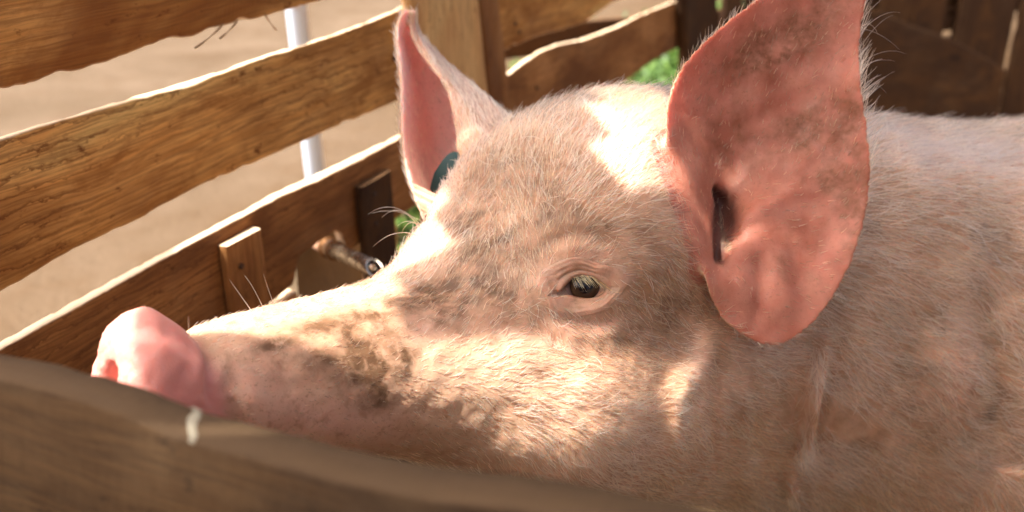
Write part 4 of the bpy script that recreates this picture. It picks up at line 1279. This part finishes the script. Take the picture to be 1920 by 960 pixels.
def curves_obj(name, P, rad, darkv, mat, parent, palev=None):
    """P: (n, k, 3) strand points, rad: (n, k)"""
    n, k = P.shape[:2]
    cu = bpy.data.hair_curves.new(name)
    cu.add_curves([k] * n)
    cu.attributes["position"].data.foreach_set("vector", np.ascontiguousarray(P, np.float32).ravel())
    ra = cu.attributes.get("radius") or cu.attributes.new("radius", 'FLOAT', 'POINT')
    ra.data.foreach_set("value", np.ascontiguousarray(rad, np.float32).ravel())
    a = cu.attributes.new("hd", 'FLOAT', 'CURVE'); a.data.foreach_set("value", np.asarray(darkv, np.float32))
    if palev is not None:
        a = cu.attributes.new("hc", 'FLOAT', 'CURVE'); a.data.foreach_set("value", np.asarray(palev, np.float32))
    cu.materials.append(mat)
    o = bpy.data.objects.new(name, cu); COL.objects.link(o)
    return kid(o, parent)

polys = np.empty(len(me.polygons) * 4, np.int64)
me.polygons.foreach_get("vertices", polys) if all(len(p.vertices) == 4 for p in me.polygons) else None
polys = polys.reshape(-1, 4)
QA = .5 * np.linalg.norm(np.cross(V[polys[:, 2]] - V[polys[:, 0]], V[polys[:, 3]] - V[polys[:, 1]]), axis=1)
Qc = V[polys].mean(1); Qn = norm(N[polys].mean(1)); Qh = to_head(Qc); Qp = proj(Qc)
def qm(a): return a[polys].mean(1)
q_ear, q_in, q_rim, q_dirt_shade, q_pink, q_nose, q_near, q_far, q_canal, q_lit_pale = map(qm, (earw, inner, earrim, dirt, pink, nose, near_id.astype(float), far_id.astype(float), canal, clean))
q_sock = qm(np.maximum(lidz, np.exp(-(((le2[:, 0]) / .029) ** 2 + (le2[:, 1] / .018) ** 2) ** 2)))
leg = np.clip((.30 - Qc[:, 2]) / .1, 0, 1)
s_, r_, u_ = Qh[:, 0], Qh[:, 1], Qh[:, 2]
snout = np.clip((s_ - .17) / .12, 0, 1)
inhead = np.clip((s_ + .10) / .12, 0, 1)
view = norm(CAM - Qc); facing = (view * Qn).sum(1)
inframe = (Qp[:, 0] > -150) & (Qp[:, 0] < 2080) & (Qp[:, 1] > -200) & (Qp[:, 1] < 1100)
dens = np.where(inframe & (facing > -.55), 1.0, .10)
dens *= (1 - q_nose) * (1 - .97 * np.clip(q_sock * 1.3, 0, 1))
dens *= np.where(q_in * q_ear > .5, .16, 1.0)
dens *= 1 - .60 * snout
dens *= 1 - .45 * np.clip(q_pink, 0, 1)
dens *= 1 - .6 * leg
dens = np.where(q_rim > .5, np.maximum(dens, .7), dens)
# length (m)
length = .026 * np.ones(len(Qc))
length = length * (1 - inhead) + inhead * .0145
length = np.where(inhead > .5, length * (1 - .58 * snout), length)
top = np.clip((u_ - .05) / .05, 0, 1) * inhead
length = length + .006 * top * (1 - snout)
length = np.where(q_ear > .5, np.where(q_in > .5, .007, .013), length)
fringe = (q_near > .5) & (Qp[:, 0] > 1560) & (Qp[:, 1] < 330) & ((q_rim > .5) | (q_in < .5))
length = np.where(q_rim > .5, .011, length); length = np.where(fringe, .022, length); dens = np.where(fringe & (q_rim > .5), 2.5, dens)
length *= (1 - .45 * q_pink)
# direction of growth
bwd_h = -HFw; bwd_b = norm(cd2w(BB) * [1, 1, 0]); dn = np.array([0, 0, -1.0])
flow = bwd_h * inhead[:, None] + bwd_b * (1 - inhead)[:, None]
sidew = np.clip(1 - np.abs(Qn[:, 2]) * 1.1, 0, 1)
flow = flow + dn * (sidew * (.75 - .25 * snout))[:, None]
eyed = Qc - EYE
near_eye = np.exp(-((eyed ** 2).sum(1)) / (2 * .05 ** 2))
flow = flow + norm(eyed) * (1.0 * near_eye)[:, None]
earv_near = norm(at(1630, -80, .866) - at(1330, 480, .85)); earv_far = norm(at(765, 20, 1.02) - at(900, 330, 1.0))
earc = at(1440, 320, .88)
fe = np.where((q_near > .5)[:, None], earv_near + .9 * norm(Qc - earc), earv_far)
flow = np.where((q_ear > .5)[:, None], fe, flow)
sw = np.stack([fbm(Qc * 11, 3, k) for k in (41, 42, 43)], -1); sw2 = np.stack([vnoise(Qc * 70, k) for k in (51, 52, 53)], -1)
flow = norm(flow) + .34 * sw + .20 * sw2

def scatter(n, w):
    p = w / w.sum()
    f = RNG.choice(len(Qc), n, p=p)
    a, b = RNG.random(n), RNG.random(n)
    A, B, C, D = (V[polys[f, k]] for k in range(4))
    P = A * ((1 - a) * (1 - b))[:, None] + B * (a * (1 - b))[:, None] + C * (a * b)[:, None] + D * ((1 - a) * b)[:, None]
    return f, P
def grow(f, P, len_mul, lift, wild, curl, k=5, r0=.00026, r1=.00008):
    n = len(f)
    nr = Qn[f]
    d = flow[f] + wild * RNG.normal(0, 1, (n, 3))
    d = norm(d - nr * (d * nr).sum(1, keepdims=True))
    L = length[f] * len_mul * RNG.uniform(.55, 1.25, n)
    lf = lift * RNG.uniform(.6, 1.5, n)
    side = np.cross(nr, d); cb = RNG.normal(0, curl, n)
    pts = [P - nr * .0005]
    t = np.linspace(0, 1, k)
    for i in range(1, k):
        tm = t[i] - .5 / (k - 1)
        a = lf * (1 - .55 * tm)
        st = d * np.cos(a)[:, None] + nr * np.sin(a)[:, None] + side * (cb * (tm - .2))[:, None]
        pts.append(pts[-1] + norm(st) * (L / (k - 1))[:, None])
    W = np.stack(pts, 1)
    rad = (r0 + (r1 - r0) * t ** 1.5)[None] * RNG.uniform(.7, 1.25, (n, 1))
    return W, rad
NH = 115000
f, P = scatter(NH, QA * dens)
W, rad = grow(f, P, 1.0, .34, .15, .4)
hd = np.clip(q_dirt_shade[f] * RNG.uniform(.2, 1.5, NH) + .55 * (RNG.random(NH) < .10), 0, 1)
hd = hd * (.45 + .55 * inhead[f])
coat = curves_obj("hair_coat", W, rad, hd, HAIRM, pig, np.clip(q_lit_pale[f] * RNG.uniform(.6, 1.4, NH), 0, 1)); coat["kind"] = "stuff"
# longer, coarser guard bristles
gw = QA * dens * (1 - q_ear) * (1 - snout)
f, P = scatter(17000, gw)
W, rad = grow(f, P, 1.15, .42, .25, .7, 6, .00026, .00008)
gb = curves_obj("guard_hair", W, rad, np.clip(q_dirt_shade[f] * .35, 0, 1), HAIRM, pig, np.full(len(f), .85)); gb["kind"] = "stuff"

# single long bristles that stand out against the background
br = []
def bristle(root, tip, sag, r=.00030, depth=None, tipdepth=None):
    p = hit(*root)
    if p is None: p = at(*root, depth)
    dp = proj(p)[2] if tipdepth is None else tipdepth
    q = at(*tip, dp)
    t = np.linspace(0, 1, 8)
    m = (p + q) / 2 + np.array([0, 0, 1.0]) * sag
    c = (1 - t)[:, None] ** 2 * p + 2 * (t * (1 - t))[:, None] * (2 * m - (p + q) / 2) + (t ** 2)[:, None] * q
    br.append((c, r * (1 - .75 * t)))
for root, tip, sag in [((478, 592), (430, 524), 0), ((497, 586), (459, 517), .003), ((516, 578), (494, 514), -.001), ((415, 604), (402, 592), 0), ((335, 612), (332, 546), 0), ((355, 640), (353, 592), 0),
                       ((278, 582), (270, 572), 0), ((290, 582), (294, 560), 0),
                       ((795, 418), (697, 400), .006), ((792, 425), (690, 402), .012), ((795, 430), (745, 424), .006), ((798, 440), (760, 452), .010), ((790, 432), (716, 408), .012), ((800, 452), (700, 462), .010), ((798, 446), (752, 438), .012), ((800, 460), (768, 470), .008),
                       ((1050, 502), (1210, 464), -.004), ((1110, 478), (1140, 452), .002), ((1010, 480), (1075, 440), .004), ((1180, 470), (1255, 490), .004), ((1720, 660), (1860, 705), -.004)]:
    bristle(root, tip, sag)
for k in range(9):
    y = RNG.uniform(40, 215); rx = 1616 + 8 * (y > 200)
    bristle((rx, y), (rx + RNG.uniform(25, 95), y + RNG.uniform(-70, 40)), RNG.uniform(.001, .006), .00016, .866)
W = np.array([b[0] for b in br]); rad = np.array([b[1] for b in br])
wb = curves_obj("whiskers", W, rad, np.zeros(len(W)), HAIRM, pig); wb["kind"] = "stuff"
# lashes of the near upper lid
la = []
for k in range(46):
    a = k / 45.0; x = -.010 + .025 * a
    y = np.interp(x, [-.015, -.0085, -.002, .005, .0105, .0150], [.002, .007, .0085, .0068, .0034, -.001])
    z = -.0155 + math.sqrt(max(.0150 ** 2 - x * x - y * y * .55, 0)) + .0035
    p = EYE + EX * x + EY * (y * .92 + .0008) + EN * z
    L = .0115 * (.7 + .5 * RNG.random())
    d0_ = norm(EN * .7 - EY * .75 + EX * (.15 + .5 * a) + RNG.normal(0, .10, 3))
    t = np.linspace(0, 1, 5)[:, None]
    la.append(p + d0_ * L * t + (EN * .002 + EX * .001 - EY * .001) * t ** 2)
la = np.array(la)
lo = curves_obj("eyelashes", la, np.tile(np.linspace(.00024, .00007, 5), (len(la), 1)), np.zeros(len(la)), LASHM, pig); lo["kind"] = "stuff"
SC.cycles_curves.shape = 'RIBBONS'
SC.cycles_curves.subdivisions = 2
